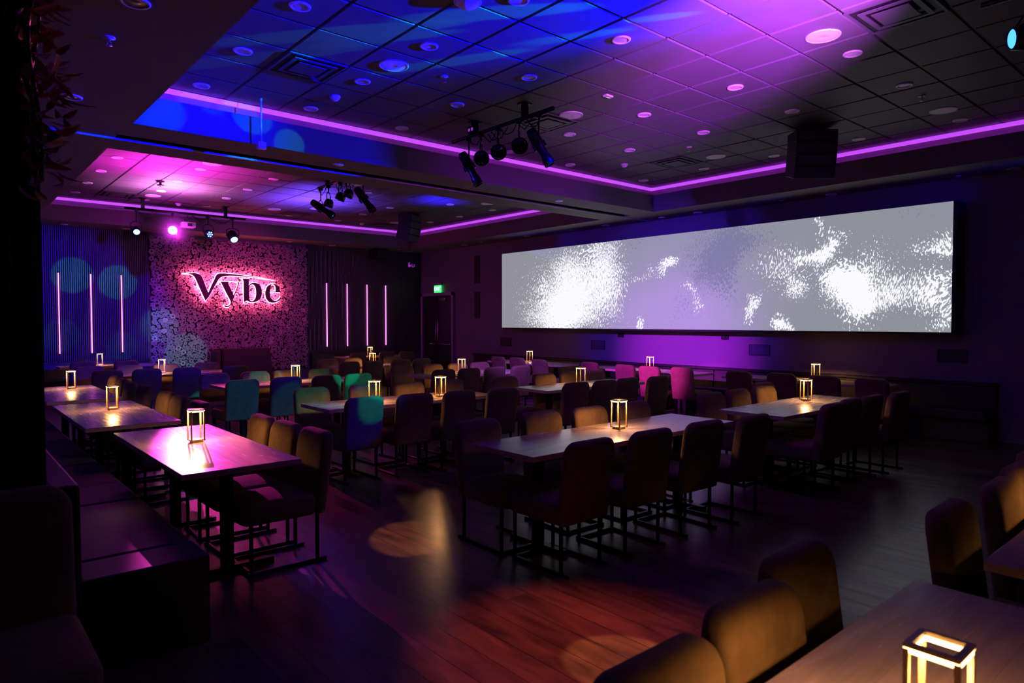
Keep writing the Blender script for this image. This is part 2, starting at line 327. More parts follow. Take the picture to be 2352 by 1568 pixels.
BIG = [(3.46,5.76),(5.94,2.73),(5.9,5.74),(9.1,2.75),(9.03,5.75)]
FAR = [(2.2,11.69),(2.19,12.91),(2.19,14.16),(2.17,15.35),(3.4,11.71),(3.37,12.95),(3.39,14.14),(3.38,15.36),(4.6,11.69),(4.59,12.93),(4.59,14.13),(4.58,15.36),(6.44,15.42),(6.46,11.73),(7.69,12.98),(7.68,14.18),(7.67,15.44),(6.47,14.18),(8.43,11.77),(9.57,12.99),(9.56,14.21),(9.54,15.47),(9.57,11.75)]
FARBIG = [(3.42,11.17),(3.39,14.78),(5.83,14.81),(5.88,11.19),(8.94,14.84),(8.97,11.17)]
ORD = ['first','second','third','fourth','fifth','sixth','seventh','eighth','ninth','tenth']
def rowlabel(p, xs, ys):
    ci = min(range(len(xs)), key=lambda k: abs(xs[k]-p[0])); ri = min(range(len(ys)), key=lambda k: abs(ys[k]-p[1]))
    return ORD[ci], ORD[ri]
xs, ys = [2.22,3.44,4.65,6.54,7.77,9.65], [2.73,3.93,5.15,6.34,7.56]
proto_d = None; proto_b = None
def place_disc(p, label, group, big):
    global proto_d, proto_b
    src = proto_b if big else proto_d
    if src is None:
        o = make_downlight(label, (p[0], p[1], ZC), 0.145 if big else 0.085, big, group)
        if big: proto_b = o
        else: proto_d = o
    else:
        o = copy_tree(src); o.location = (p[0], p[1], ZC); o['label'] = label; o['group'] = group
for p in MAIN:
    c, r = rowlabel(p, xs, ys); place_disc(p, 'round white downlight in near recess, %s column from left, %s row from front' % (c, r), 'downlights in the near ceiling recess', False)
xs2, ys2 = [2.19,3.39,4.59,6.45,7.68,8.43,9.56], [11.7,12.94,14.16,15.4]
for p in FAR:
    c, r = rowlabel(p, xs2, ys2); place_disc(p, 'small round downlight in far recess, %s column from left, %s row from front' % (c, r), 'downlights in the far ceiling recess', False)
for p, s in zip(BIG, ('lit half cyan beside the square vent', 'in the bright violet light at upper right', 'right of the hanging spotlight bar', 'at the dark right edge of the recess', 'near the cove corner by the line array')):
    place_disc(p, 'large round ceiling speaker ' + s, 'large ceiling speakers in the near recess', True)
for p, s in zip(FARBIG, ('cut by the bulkhead at far left', 'just above the bright magenta lamp', 'in the blue patch of light', 'behind the far spotlight cluster', 'left of the far hanging speaker', 'at the right end of the bulkhead')):
    place_disc(p, 'large round ceiling speaker in far recess, ' + s, 'large ceiling speakers in the far recess', True)
# domes
def dome(label, p, r=0.06):
    t = thing('ceiling_sensor', label, 'sensor', (p[0], p[1], ZC), group='ceiling dome sensors')
    obj('base', lathe([(r, 0.003), (r, -0.012), (r*0.9, -0.014)]), M_white, t)
    obj('dome', lathe([(r*0.86, -0.012), (r*0.8, -0.03), (r*0.55, -0.047), (0, -0.055)]), M_white, t)
dome('small white dome sensor near the square vent at upper left', (3.44, 6.97)); dome('small white dome sensor near the cove corner at right', (8.38, 6.98))
dome('large glossy dome sensor at the top edge of the picture', (3.21, 4.24), 0.11)
dome('small dome sensor above the bright magenta lamp', (4.02, 15.4)); dome('small dome sensor left of the far hanging speaker', (8.36, 15.5))
# sprinklers
def sprinkler(label, p, z):
    t = thing('sprinkler', label, 'sprinkler', (p[0], p[1], z), group='ceiling sprinklers')
    obj('escutcheon', lathe([(0.04, 0.002), (0.04, -0.006), (0.012, -0.009), (0, -0.009)]), M_white, t)
    bm = bmesh.new(); tube(bm, (0,0,-0.006), (0,0,-0.03), 0.009); tube(bm, (-0.012,0,-0.03), (-0.012,0,-0.055), 0.003, seg=6); tube(bm, (0.012,0,-0.03), (0.012,0,-0.055), 0.003, seg=6)
    obj('frame', bm, M_chrome, t)
    obj('deflector', lathe([(0, -0.054), (0.022, -0.056), (0.022, -0.059), (0, -0.059)], 12), M_chrome, t)
for p, z, s in [((4.0,5.68),ZC,'in the blue-lit tiles left of the spotlight bar'),((8.26,5.69),ZC,'between two round downlights right of the bar'),((8.34,2.73),ZC,'in the dark tiles at the right'),
                ((1.0,5.5),ZS,'on the dark soffit at upper left'),((10.77,5.6),ZS,'above the middle of the screen'),((10.79,3.07),ZS,'above the right end of the screen'),((10.72,10.42),ZS,'above the left part of the screen'),((10.6,13.45),ZS,'above the two wall slots'),((9.99,15.9+0.5),ZS,'at the far corner by the exit door')]:
    sprinkler('pendent sprinkler head ' + s, p, z)
# recessed chrome downlights in the soffits
def can(label, p, r=0.075):
    t = thing('soffit_downlight', label, 'ceiling light', (p[0], p[1], ZS), group='chrome downlights in the soffit')
    obj('trim_ring', disc_bm(r+0.012, 0.012), M_white, t)
    obj('reflector', lathe([(r, -0.003), (r*0.8, 0.0-0.001), (r*0.35, -0.002), (0, -0.004)]), M_chrome, t)
for p, s in [((1.02,4.79),'cut off by the top edge at upper left'),((1.0,7.16),'beside the leaves on the dark column'),((10.79,7.23),'right of the bulkhead end'),((10.84,4.82),'over the right half of the screen'),((10.85,2.44),'at the far right edge'),((10.74,9.44),'under the blue triangle'),((10.7,11.85),'over the left end of the screen'),((10.67,14.27),'over the wall slots'),((3.26,16.54),'over the left slatted wall'),((8.08,16.61),'over the right slatted wall')]:
    can('recessed chrome downlight in the soffit ' + s, p)
def flat(label, p):
    t = thing('cover_plate', label, 'cover plate', (p[0], p[1], ZS), group='flat round cover plates')
    obj('plate', lathe([(0.07, 0.002), (0.07, -0.006), (0.06, -0.010), (0, -0.010)]), M_white, t)
    obj('screw', lathe([(0.006, -0.0095), (0.006, -0.0125), (0, -0.0125)], 8), M_chrome, t)
for p, s in [((4.0,8.03),'on the bulkhead left of the spotlight bar'),((7.98,8.04),'on the bulkhead near its right end'),((10.76,8.02),'on the right soffit above the screen'),((2.15,16.63),'over the left slatted wall'),((6.91,16.58),'over the flower wall')]:
    flat('flat round plate ' + s, p)
t = thing('ceiling_beacon', 'small rectangular white sensor on the violet ceiling tiles', 'sensor', (5.7, 4.98, ZC))
obj('body', bx(-0.055, 0.055, -0.03, 0.03, -0.02, 0.0, 0.004), M_white, t); obj('lens', bx(-0.03, 0.03, -0.016, 0.016, -0.025, -0.018, 0.002), M_chrome, t)
t = thing('ceiling_mount', 'small black mounting flange on the bright magenta ceiling', 'mount', (3.15, 13.18, ZC))
obj('flange', lathe([(0.07, -0.001), (0.07, -0.012), (0.02, -0.02), (0.02, -0.06), (0.055, -0.065), (0.055, -0.08), (0, -0.08)], 16), M_black, t)
obj('bolt', lathe([(0.012, -0.08), (0.012, -0.095), (0, -0.095)], 8), M_metal, t)
# square diffusers
def vent(label, p, s=0.29):
    t = thing('ceiling_vent', label, 'vent', (p[0], p[1], ZC), group='square ceiling vents')
    def fr(a, b, z0, z1):
        bm = bmesh.new()
        box(bm, -a, a, -a, -b, z0, z1); box(bm, -a, a, b, a, z0, z1); box(bm, -a, -b, -b, b, z0, z1); box(bm, b, a, -b, b, z0, z1); return bm
    obj('frame', fr(s, s-0.022, -0.012, 0.0), M_vent, t); obj('backing', bx(-s+0.022, s-0.022, -s+0.022, s-0.022, -0.003, -0.0005), M_black, t)
    obj('louvre', fr(s-0.075, s-0.115, -0.02, -0.012), M_vent, t); obj('centre_panel', bx(-s+0.15, s-0.15, -s+0.15, s-0.15, -0.026, -0.018, 0.004), M_vent, t)
vent('square air vent with black rings in the blue ceiling tiles', (2.85, 6.36)); vent('square air vent lit violet at the upper right', (5.93, 2.14))
vent('dark square air vent near the cove corner', (8.9, 6.37)); vent('square air vent partly behind the hanging spotlight bar', (5.9, 6.14))
vent('dark square air vent low in the far recess', (2.83, 15.1)); vent('reddish square air vent in the far recess right of the lamps', (6.46, 15.1))
vent('dark square air vent left of the far hanging speaker', (8.9, 15.5-0.1))

# ------------------------------------------------------------------ back wall finishes
def slat_wall(name, x0, x1, label):
    t = thing(name, label, 'wall panelling', ((x0+x1)/2, YB-0.065, 0.8)); cx = (x0+x1)/2
    obj('backing', bx(x0-cx, x1-cx, 0.03, 0.06, 0, ZS-0.8), M_slatback, t)
    bm = bmesh.new(); n = int((x1-x0)/0.037)
    for i in range(n):
        x = x0-cx+(i+0.5)*(x1-x0)/n; box(bm, x-0.010, x+0.010, 0.0, 0.032, 0, ZS-0.8)
    obj('slats', bm, M_slat, t); return t
slat_wall('slatted_panel', 1.0, 3.74, 'ribbed wall panel lit blue, left of the flower wall')
slat_wall('slatted_panel', 7.5, 10.98, 'dark ribbed wall panel between the flower wall and the corner')
# light tubes
src = None
for i, x in enumerate((2.05, 2.63, 3.205, 8.015, 8.61, 9.21, 9.80)):
    lab = ('%s pink light tube on the blue ribbed wall' % ('leftmost','middle','rightmost')[i]) if i < 3 else ('%s light tube from the left on the dark ribbed wall right of the flowers' % ORD[i-3])
    if src is None:
        src = o = thing('light_tube', lab, 'light', (x, YB-0.085, 0.96), group='vertical light tubes on the back wall')
        bm = bmesh.new(); tube(bm, (0,0,0.01), (0,0,1.70), 0.010, seg=10); obj('tube', bm, M_tube, o)
        bm = bmesh.new(); tube(bm, (0,0,-0.005), (0,0,0.012), 0.012, seg=10); obj('end_cap', bm, M_metal, o)
        bm = bmesh.new(); tube(bm, (0,0,1.698), (0,0,1.72), 0.012, seg=10); obj('end_cap', bm, M_metal, o)
    else: o = copy_tree(src); o.location.x = x; o['label'] = lab
# flower wall
FXa, FXb, FZa, FZb = 3.80, 7.44, 0.45, 3.55
fw_ = thing('flower_wall', 'wall of pink and white silk flowers behind the glowing sign', 'flower wall', ((FXa+FXb)/2, YB-0.1, FZa))
obj('backing', bx(-(FXb-FXa)/2, (FXb-FXa)/2, 0.02, 0.09, 0, FZb-FZa), mat('foliage_mat', (0.02, 0.012, 0.016), 0.9, noise=0.4, nscale=30), fw_)
def flower_geo(rnd, R):
    V, F = [], []
    dark = rnd.random() < 0.45
    def petal(ang, tilt, r, wd, z0):
        base = len(V); n = 7
        for k in range(n):
            a = PI*2*k/n; lx = r*0.55+0.5*r*math.cos(a); ly = wd*math.sin(a); lz = z0 - math.sin(tilt)*lx + 0.08*r*math.cos(a*2)
            lx2 = lx*math.cos(tilt); V.append((lx2*math.cos(ang)-ly*math.sin(ang), lz, lx2*math.sin(ang)+ly*math.cos(ang)))
        F.append([base+k for k in range(n)])
    for rr, cnt, tl, z in ((1.0, 6, 0.25, 0.0), (0.66, 5, 0.75, -0.012), (0.38, 4, 1.15, -0.02)):
        off = rnd.uniform(0, 6)
        if rr < 0.5: MI_START = len(F)
        for k in range(cnt): petal(off+2*PI*k/cnt+rnd.uniform(-.15, .15), tl+rnd.uniform(-.15, .15), R*rr*(1.5 if dark and rr < 0.5 else 1), R*rr*(0.75 if dark and rr < 0.5 else 0.42), z)
    return V, F, [1 if dark and i >= MI_START else 0 for i in range(len(F))]
rnd = random.Random(11); fl = []
tries = 0
while len(fl) < 1500 and tries < 60000:
    tries += 1
    R = rnd.choice((0.042, 0.05, 0.058, 0.066)); x = rnd.uniform(-(FXb-FXa)/2, (FXb-FXa)/2); z = rnd.uniform(0.02, FZb-FZa)
    if z > FZb-FZa-0.25 and rnd.random() < 0.45: continue
    if all((x-a)**2+(z-b)**2 > (0.70*(R+c))**2 for a, b, c, _ in fl): fl.append((x, z, R, rnd.random()))
fl.sort(key=lambda q: -q[2])
def geo_mesh(name, V, F, m, mi=None):
    me = bpy.data.meshes.new(name); me.from_pydata(V, [], F); me.update(); me.materials.append(m)
    if mi: me.materials.append(M_bud); me.polygons.foreach_set('material_index', mi)
    return me
for k, (x, z, R, q) in enumerate(fl[:100]):
    V, F, mi = flower_geo(rnd, R); o = bpy.data.objects.new('flower', geo_mesh('flower', V, F, M_petal2 if q < 0.5 else M_petal, mi)); C.objects.link(o)
    o.parent = fw_; o.location = (x, 0.0, z)
AV, AF, AM = [], [], []
for x, z, R, q in fl[100:]:
    V, F, mi = flower_geo(rnd, R); AM += mi; b = len(AV); dy = rnd.uniform(-0.02, 0.01); AV += [(v[0]+x, v[1]+dy, v[2]+z) for v in V]; AF += [[i+b for i in f] for f in F]
o = bpy.data.objects.new('flowers', geo_mesh('flowers', AV, AF, M_petal, AM)); C.objects.link(o); o.parent = fw_; o['kind'] = 'stuff'
# backlit script sign
SX0, SZ0, SK = 4.40, 2.73, None
def sx(px): return 4.402 + (px-155)/1907.0*2.29 + (((px-155)/1907.0)**2-((px-155)/1907.0))*0.09
def szf(px, py):
    # artwork units of the lettering to metres
    d = 1.0 + 0.0*(px); f = 0.001200*1.0
    return 2.735-(py-243)*(0.00119+0.0000000*px) + (px-155)*0.0000335*1.0
def cm(pts, sub=4):
    out = []; n = len(pts)
    for i in range(n):
        p0, p1, p2, p3 = [Vector(pts[(i+k) % n]) for k in (-1, 0, 1, 2)]
        def corner(a, b, c):
            u, v = (b-a), (c-b)
            if u.length < 1e-6 or v.length < 1e-6: return True
            return u.angle(v) > math.radians(50)
        c1, c2 = corner(p0, p1, p2), corner(p1, p2, p3)
        m1 = (p2-p1) if c1 else (p2-p0)*0.5*min(1, (p2-p1).length/max((p1-p0).length, 1e-6)) ; m2 = (p2-p1) if c2 else (p3-p1)*0.5*min(1, (p2-p1).length/max((p3-p2).length, 1e-6))
        for s in range(sub):
            t = s/sub; h = (2*t**3-3*t*t+1)*p1 + (t**3-2*t*t+t)*m1 + (-2*t**3+3*t*t)*p2 + (t**3-t*t)*m2; out.append(tuple(h))
    return out
LET = {
 'V': [[(155,240),(250,232),(340,224),(400,224),(450,236),(490,265),(520,310),(545,370),(580,470),(610,550),(634,608),(700,450),(750,350),(780,280),(810,240),(860,222),(950,221),(1100,231),(1300,254),(1500,279),(1700,311),(1830,338),(1700,322),(1500,297),(1300,280),(1100,271),(980,276),(900,295),(855,325),(820,372),(780,440),(720,550),(660,660),(620,720),(580,768),(540,680),(490,560),(440,440),(400,345),(370,292),(320,258),(250,247),(155,246)]],
 'y': [[(845,384),(950,382),(1075,386),(1025,402),(1018,430),(1060,520),(1120,655),(1180,510),(1205,430),(1195,406),(1160,395),(1250,395),(1222,430),(1195,510),(1150,630),(1110,740),(1080,820),(1050,872),(1000,903),(955,897),(925,865),(955,856),(1000,868),(1040,848),(1062,800),(1045,750),(1010,680),(960,580),(910,470),(878,405)]],
 'b': [[(1265,320),(1345,322),(1422,324),(1422,455),(1470,412),(1530,400),(1600,420),(1655,480),(1678,570),(1672,660),(1640,740),(1580,790),(1500,808),(1430,800),(1380,776),(1345,790),(1320,812),(1318,700),(1318,500),(1316,380),(1300,340)],[(1425,500),(1452,458),(1500,443),(1540,475),(1560,550),(1562,640),(1545,720),(1500,777),(1450,772),(1425,740)]],
 'e': [[(1676,577),(1752,579),(1775,500),(1820,450),(1890,420),(1960,430),(2015,480),(2043,550),(2048,607),(1940,604),(1840,603),(1845,680),(1875,740),(1930,775),(1980,770),(2030,730),(2053,695),(2062,712),(2040,765),(1980,805),(1900,822),(1820,800),(1770,740),(1748,670),(1747,597),(1676,593)],[(1843,582),(1848,510),(1870,450),(1900,438),(1940,460),(1957,520),(1957,582)]]}
SY = YB-0.27
sign = thing('backlit_sign', 'glowing pink backlit script sign reading Vybe on the flower wall', 'sign', (5.55, SY, 2.3))
def curve_mesh(name, loops, ext, m, parent, y, off=0.0):
    cu = bpy.data.curves.new(name, 'CURVE'); cu.dimensions = '2D'; cu.fill_mode = 'BOTH'; cu.extrude = ext; cu.offset = off
    for lp in loops:
        pts = cm(lp); sp = cu.splines.new('POLY'); sp.points.add(len(pts)-1); sp.use_cyclic_u = True
        for q, (a, b) in zip(sp.points, pts): q.co = (sx(a)-5.55, szf(a, b)-2.3, 0, 1)
    tmp = bpy.data.objects.new('tmp', cu); C.objects.link(tmp)
    dg = bpy.context.evaluated_depsgraph_get(); me = bpy.data.meshes.new_from_object(tmp.evaluated_get(dg)); bpy.data.objects.remove(tmp)
    me.transform(Matrix.Rotation(PI/2, 4, 'X')); me.materials.clear(); me.materials.append(m); me.name = name
    o = bpy.data.objects.new(name, me); C.objects.link(o); o.parent = parent; o.location = (0, y, 0); return o
for ch, loops in LET.items():
    lt = curve_mesh('letter', loops, 0.012, M_letter, sign, 0.0); lt['label'] = 'dark script letter ' + ch
    h = curve_mesh('halo_light', loops, 0.004, M_halo, lt, 0.022, 0.008); h['label'] = 'pink glow behind the letter'
    bm = bmesh.new()
    xs_ = [p[0] for p in loops[0]]; ys_ = [p[1] for p in loops[0]]
    cxp = {'V': 560, 'y': 1110, 'b': 1370, 'e': 1790}[ch]; czp = {'V': 640, 'y': 700, 'b': 560, 'e': 640}[ch]
    tube(bm, (sx(cxp)-5.55, 0.044, szf(cxp, czp)-2.3), (sx(cxp)-5.55, 0.17, szf(cxp, czp)-2.3), 0.008, seg=6); obj('standoff', bm, M_metal, lt)
# violet glint of a fixture on the ribbed wall, put in as glowing marks
nm = thing('glint_mark', 'tiny violet painted glint near the top of the dark ribbed wall', 'sign', (10.62, YB-0.09, 3.28))
obj('bar', bx(-0.06, -0.035, -0.01, 0.01, -0.06, 0.07), M_vglow, nm); obj('bar', bx(-0.02, 0.0, -0.01, 0.01, -0.05, 0.0), M_vglow, nm)
bm = bmesh.new(); path(bm, [(0.09+0.045*math.cos(a), 0, -0.01+0.045*math.sin(a)) for a in [2.2+i*0.45 for i in range(12)]], 0.008, 6); obj('ring', bm, M_vglow, nm)
# bench along the back wall and dark console under the flowers
def bench_x(x0, x1, label):
    t = thing('banquette', label, 'bench', ((x0+x1)/2, YB-0.35, 0), group=None); h = (x1-x0)/2
    obj('base', bx(-h, h, -0.18, 0.28, 0, 0.3, 0.01), M_black, t); obj('seat', bx(-h, h, -0.22, 0.2, 0.3, 0.45, 0.03), M_leather, t); obj('backrest', bx(-h, h, 0.2, 0.29, 0.3, 0.80, 0.02), M_leather, t)
bench_x(1.2, 3.72, 'dark bench against the blue ribbed wall'); bench_x(7.55, 10.3, 'dark bench against the ribbed wall right of the flowers')
cn = thing('console_cabinet', 'dark reddish cabinet with sloping ends below the flower wall', 'cabinet', (5.72, 16.45, 0))
bm = bmesh.new(); v0 = [(-0.62, -0.3, 0), (0.62, -0.3, 0), (0.62, 0.25, 0), (-0.62, 0.25, 0)]; v1 = [(-0.58, -0.25, 1.0), (0.52, -0.25, 1.0), (0.52, 0.25, 1.0), (-0.58, 0.25, 1.0)]
a = [bm.verts.new(p) for p in v0]; b = [bm.verts.new(p) for p in v1]; bm.faces.new(a[::-1]); bm.faces.new(b)
for k in range(4): bm.faces.new((a[k], a[(k+1) % 4], b[(k+1) % 4], b[k]))
bmesh.ops.bevel(bm, geom=bm.edges[:], offset=0.02, segments=2, affect='EDGES'); obj('body', bm, mat('oxblood_panel', (0.05, 0.012, 0.02), 0.6, noise=0.2), cn)
obj('side_panel', bx(-0.72, -0.63, -0.25, 0.2, 0, 0.97, 0.01), mat('oxblood_side', (0.08, 0.02, 0.04), 0.6, noise=0.2), cn)

# ------------------------------------------------------------------ screen wall
SF = 10.6
scr = thing('video_screen', 'long bright video wall showing white flecks drifting on grey', 'screen', (10.8, 7.85, 1.49))
obj('housing', bx(-0.17, 0.2, -4.83, 4.80, -0.035, 1.80, 0.006), M_black, scr)
def screen_mat():
    m = bpy.data.materials.new('video_picture'); m.use_nodes = True; nt = m.node_tree; N = nt.nodes.new; L = nt.links.new; b = nt.nodes['Principled BSDF']
    b.inputs['Base Color'].default_value = (0.02, 0.02, 0.02, 1); b.inputs['Roughness'].default_value = 0.5
    tc = N('ShaderNodeTexCoord'); sep = N('ShaderNodeSeparateXYZ'); L(tc.outputs['Object'], sep.inputs[0])
    # u metres from the left end, v metres from the bottom
    u = N('ShaderNodeMath'); u.operation = 'SUBTRACT'; u.inputs[0].default_value = 4.79; L(sep.outputs['Y'], u.inputs[1])
    cb = N('ShaderNodeCombineXYZ'); L(u.outputs[0], cb.inputs[0]); L(sep.outputs['Z'], cb.inputs[1])
    wn = N('ShaderNodeTexNoise'); wn.inputs['Scale'].default_value = 1.6; wn.inputs['Detail'].default_value = 3; L(cb.outputs[0], wn.inputs['Vector'])
    ws = N('ShaderNodeVectorMath'); ws.operation = 'SUBTRACT'; L(wn.outputs['Color'], ws.inputs[0]); ws.inputs[1].default_value = (0.5, 0.5, 0.5)
    wm = N('ShaderNodeVectorMath'); wm.operation = 'MULTIPLY_ADD'; L(ws.outputs[0], wm.inputs[0]); wm.inputs[1].default_value = (0.9, 0.6, 0); L(cb.outputs[0], wm.inputs[2])
    def blob(cx, cy, rx, ry, rot, amp, prev):
        # point - centre, rotated and scaled
        s = N('ShaderNodeVectorMath'); s.operation = 'SUBTRACT'; L(wm.outputs[0], s.inputs[0]); s.inputs[1].default_value = (cx, cy, 0)
        mp = N('ShaderNodeMapping'); mp.vector_type = 'POINT'; mp.inputs['Rotation'].default_value = (0, 0, -rot); L(s.outputs[0], mp.inputs[0])
        ml = N('ShaderNodeVectorMath'); ml.operation = 'MULTIPLY'; ml.inputs[1].default_value = (0.8/rx, 0.8/ry, 0); L(mp.outputs[0], ml.inputs[0])
        ln = N('ShaderNodeVectorMath'); ln.operation = 'LENGTH'; L(ml.outputs[0], ln.inputs[0])
        r = N('ShaderNodeMapRange'); r.interpolation_type = 'SMOOTHSTEP'; r.inputs['From Min'].default_value = 1.0; r.inputs['From Max'].default_value = 0.0; r.inputs['To Min'].default_value = 0; r.inputs['To Max'].default_value = amp*0.97; L(ln.outputs['Value'], r.inputs[0])
        if prev is None: return r.outputs[0]
        a = N('ShaderNodeMath'); a.operation = 'ADD'; L(prev, a.inputs[0]); L(r.outputs[0], a.inputs[1]); return a.outputs[0]
    W = None
    for args in WHITE: W = blob(*args, W)
    Dk = None
    for args in DARK: Dk = blob(*args, Dk)
    Refl = None
    for args in WASH_REFLECT: Refl = blob(*args, Refl)
    # fine streaky flecks whose direction drifts
    dn = N('ShaderNodeTexNoise'); dn.inputs['Scale'].default_value = 0.9; dn.inputs['Detail'].default_value = 1; L(cb.outputs[0], dn.inputs['Vector'])
    dm = N('ShaderNodeVectorMath'); dm.operation = 'MULTIPLY_ADD'; L(dn.outputs['Color'], dm.inputs[0]); dm.inputs[1].default_value = (0.7, 0.7, 0); L(cb.outputs[0], dm.inputs[2])
    mp = N('ShaderNodeMapping'); mp.inputs['Scale'].default_value = (1.0, 0.42, 1); mp.inputs['Rotation'].default_value = (0, 0, -0.35); L(dm.outputs[0], mp.inputs[0])
    fn = N('ShaderNodeTexNoise'); fn.inputs['Scale'].default_value = 46; fn.inputs['Detail'].default_value = 1.5; fn.inputs['Distortion'].default_value = 0.3; L(mp.outputs[0], fn.inputs['Vector'])
    fs = N('ShaderNodeMapRange'); fs.inputs['From Min'].default_value = 0.28; fs.inputs['From Max'].default_value = 0.72; L(fn.outputs['Fac'], fs.inputs[0])
    ad = N('ShaderNodeMath'); ad.operation = 'ADD'; L(fs.outputs[0], ad.inputs[0]); L(W, ad.inputs[1])
    th = N('ShaderNodeMapRange'); th.inputs['From Min'].default_value = 1.02; th.inputs['From Max'].default_value = 1.10; L(ad.outputs[0], th.inputs[0])
    ad2 = N('ShaderNodeMath'); ad2.operation = 'ADD'; L(fs.outputs[0], ad2.inputs[0]); L(Dk, ad2.inputs[1])
    th2 = N('ShaderNodeMapRange'); th2.inputs['From Min'].default_value = 0.95; th2.inputs['From Max'].default_value = 1.15; th2.inputs['To Max'].default_value = 0.55; L(ad2.outputs[0], th2.inputs[0])
    base = N('ShaderNodeMixRGB'); base.inputs[1].default_value = (0.27, 0.28, 0.32, 1); base.inputs[2].default_value = (0.38, 0.29, 0.60, 1); L(Refl, base.inputs[0]); base.use_clamp = True
    dk = N('ShaderNodeMixRGB'); dk.inputs[2].default_value = (0.13, 0.13, 0.28, 1); L(th2.outputs[0], dk.inputs[0]); L(base.outputs[0], dk.inputs[1])
    sf = N('ShaderNodeMapRange'); sf.inputs['From Min'].default_value = 0.35; sf.inputs['From Max'].default_value = 1.3; sf.inputs['To Max'].default_value = 0.5; L(W, sf.inputs[0])
    soft = N('ShaderNodeMixRGB'); soft.inputs[2].default_value = (0.72, 0.72, 0.80, 1); L(sf.outputs[0], soft.inputs[0]); L(dk.outputs[0], soft.inputs[1]); dk = soft
    wh = N('ShaderNodeMixRGB'); wh.inputs[2].default_value = (0.95, 0.95, 1.0, 1); L(th.outputs[0], wh.inputs[0]); L(dk.outputs[0], wh.inputs[1])
    L(wh.outputs[0], b.inputs['Emission Color']); b.inputs['Emission Strength'].default_value = 1.0
    return m
#SCREENBLOBS
WHITE = [(2.02, 0.69, 1.74, 1.22, 0, 0.62), (2.5, 0.56, 1.1, 0.85, 0, 0.5), (3.48, 1.08, 0.6, 1.21, 0, 0.55), (2.81, 1.45, 1.07, 0.64, 0, 0.42), (1.68, 0.22, 1.29, 0.45, 0, 0.35), (4.17, 0.04, 0.2, 0.23, 0, 0.8), (4.91, 1.22, 0.42, 0.15, 0.4, 0.8), (4.34, 1.08, 0.8, 0.1, 0.4, 0.38), (5.5, 0.5, 0.17, 0.36, 0, 0.45), (5.43, 0.83, 0.28, 0.19, 0, 0.38), (7.23, 1.03, 0.74, 0.49, -0.5, 0.52), (7.66, 1.2, 0.32, 0.12, 0, 0.6), (7.92, 1.31, 0.22, 0.41, -0.4, 0.85), (7.7, 1.66, 0.13, 0.33, 0, 0.55), (7.32, 0.63, 0.4, 0.26, 0, 0.45), (8.2, 0.65, 0.39, 0.56, 0, 1.0), (8.53, 0.79, 0.56, 0.59, 0, 0.55), (9.04, 0.54, 0.6, 0.34, 0, 0.5), (9.44, 0.49, 0.4, 0.46, 0, 0.5), (8.39, 0.32, 0.53, 0.32, 0, 0.5), (9.51, 0.12, 0.29, 0.22, 0, 0.5), (9.45, 1.18, 0.45, 0.24, 0.35, 0.7), (6.58, 0.38, 0.42, 0.13, 0.9, 0.75), (7.19, 0.1, 0.38, 0.13, -0.3, 0.9)]
DARK = [(5.87, 1.33, 0.94, 0.94, 0, 0.62), (4.08, 1.76, 0.83, 0.26, 0, 0.38), (6.09, 1.32, 0.52, 1.04, 0, 0.5), (6.66, 1.63, 0.6, 0.33, 0, 0.36), (5.21, 0.34, 0.44, 0.49, 0, 0.35), (9.09, 1.72, 0.42, 0.11, 0, 0.3)]
WASH_REFLECT = [(4.73, 0.11, 2.18, 1.13, 0, 0.9), (5.2, 0.8, 2.66, 1.71, 0, 0.5)]  # magenta wash reflecting off the screen, tinted into the picture's emission
#END
bm = bmesh.new(); vv = [bm.verts.new(p) for p in ((-0.203, 4.79, 0.0), (-0.203, -4.79, 0.0), (-0.203, -4.79, 1.79), (-0.203, 4.79, 1.79))]
q = [bm.verts.new((-0.172, v.co.y, v.co.z)) for v in vv]
bm.faces.new(vv); bm.faces.new(q[::-1])
for k in range(4): bm.faces.new((vv[k], vv[(k+1) % 4], q[(k+1) % 4], q[k])).material_index = 1
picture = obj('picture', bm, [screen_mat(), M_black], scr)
# exit door
dr = bpy.data.objects.new('door_1', None); C.objects.link(dr); dr.location = (XW, 15.95, 0); dr['kind'] = 'structure'
def dpart(name, bm, m, par=dr): o = obj(name, bm, m, par); return o
bm = bmesh.new(); box(bm, -0.07, -0.001, -0.80, -0.72, 0, 2.45); box(bm, -0.07, -0.001, 0.72, 0.80, 0, 2.45); box(bm, -0.07, -0.001, -0.80, 0.80, 2.37, 2.45); dpart('door_frame', bm, M_frame)
for s in (-1, 1):
    lf = dpart('door_leaf', bx(-0.035, -0.002, 0.01 if s > 0 else -0.715, 0.715 if s > 0 else -0.01, 0.0, 2.365, 0.003), M_door)
    bm = bmesh.new(); tube(bm, (-0.08, s*0.06, 1.0), (-0.08, s*0.66, 1.0), 0.014); tube(bm, (-0.035, s*0.08, 1.0), (-0.085, s*0.08, 1.0), 0.016); tube(bm, (-0.035, s*0.64, 1.0), (-0.085, s*0.64, 1.0), 0.016)
    obj('push_bar', bm, M_chrome, lf)
    bm = bmesh.new(); tube(bm, (-0.05, s*0.045, 0.15), (-0.05, s*0.045, 2.3), 0.010); obj('latch_rod', bm, M_chrome, lf)
obj('door_closer', bx(-0.09, -0.037, -0.45, -0.12, 2.22, 2.30, 0.006), M_chrome, dr)
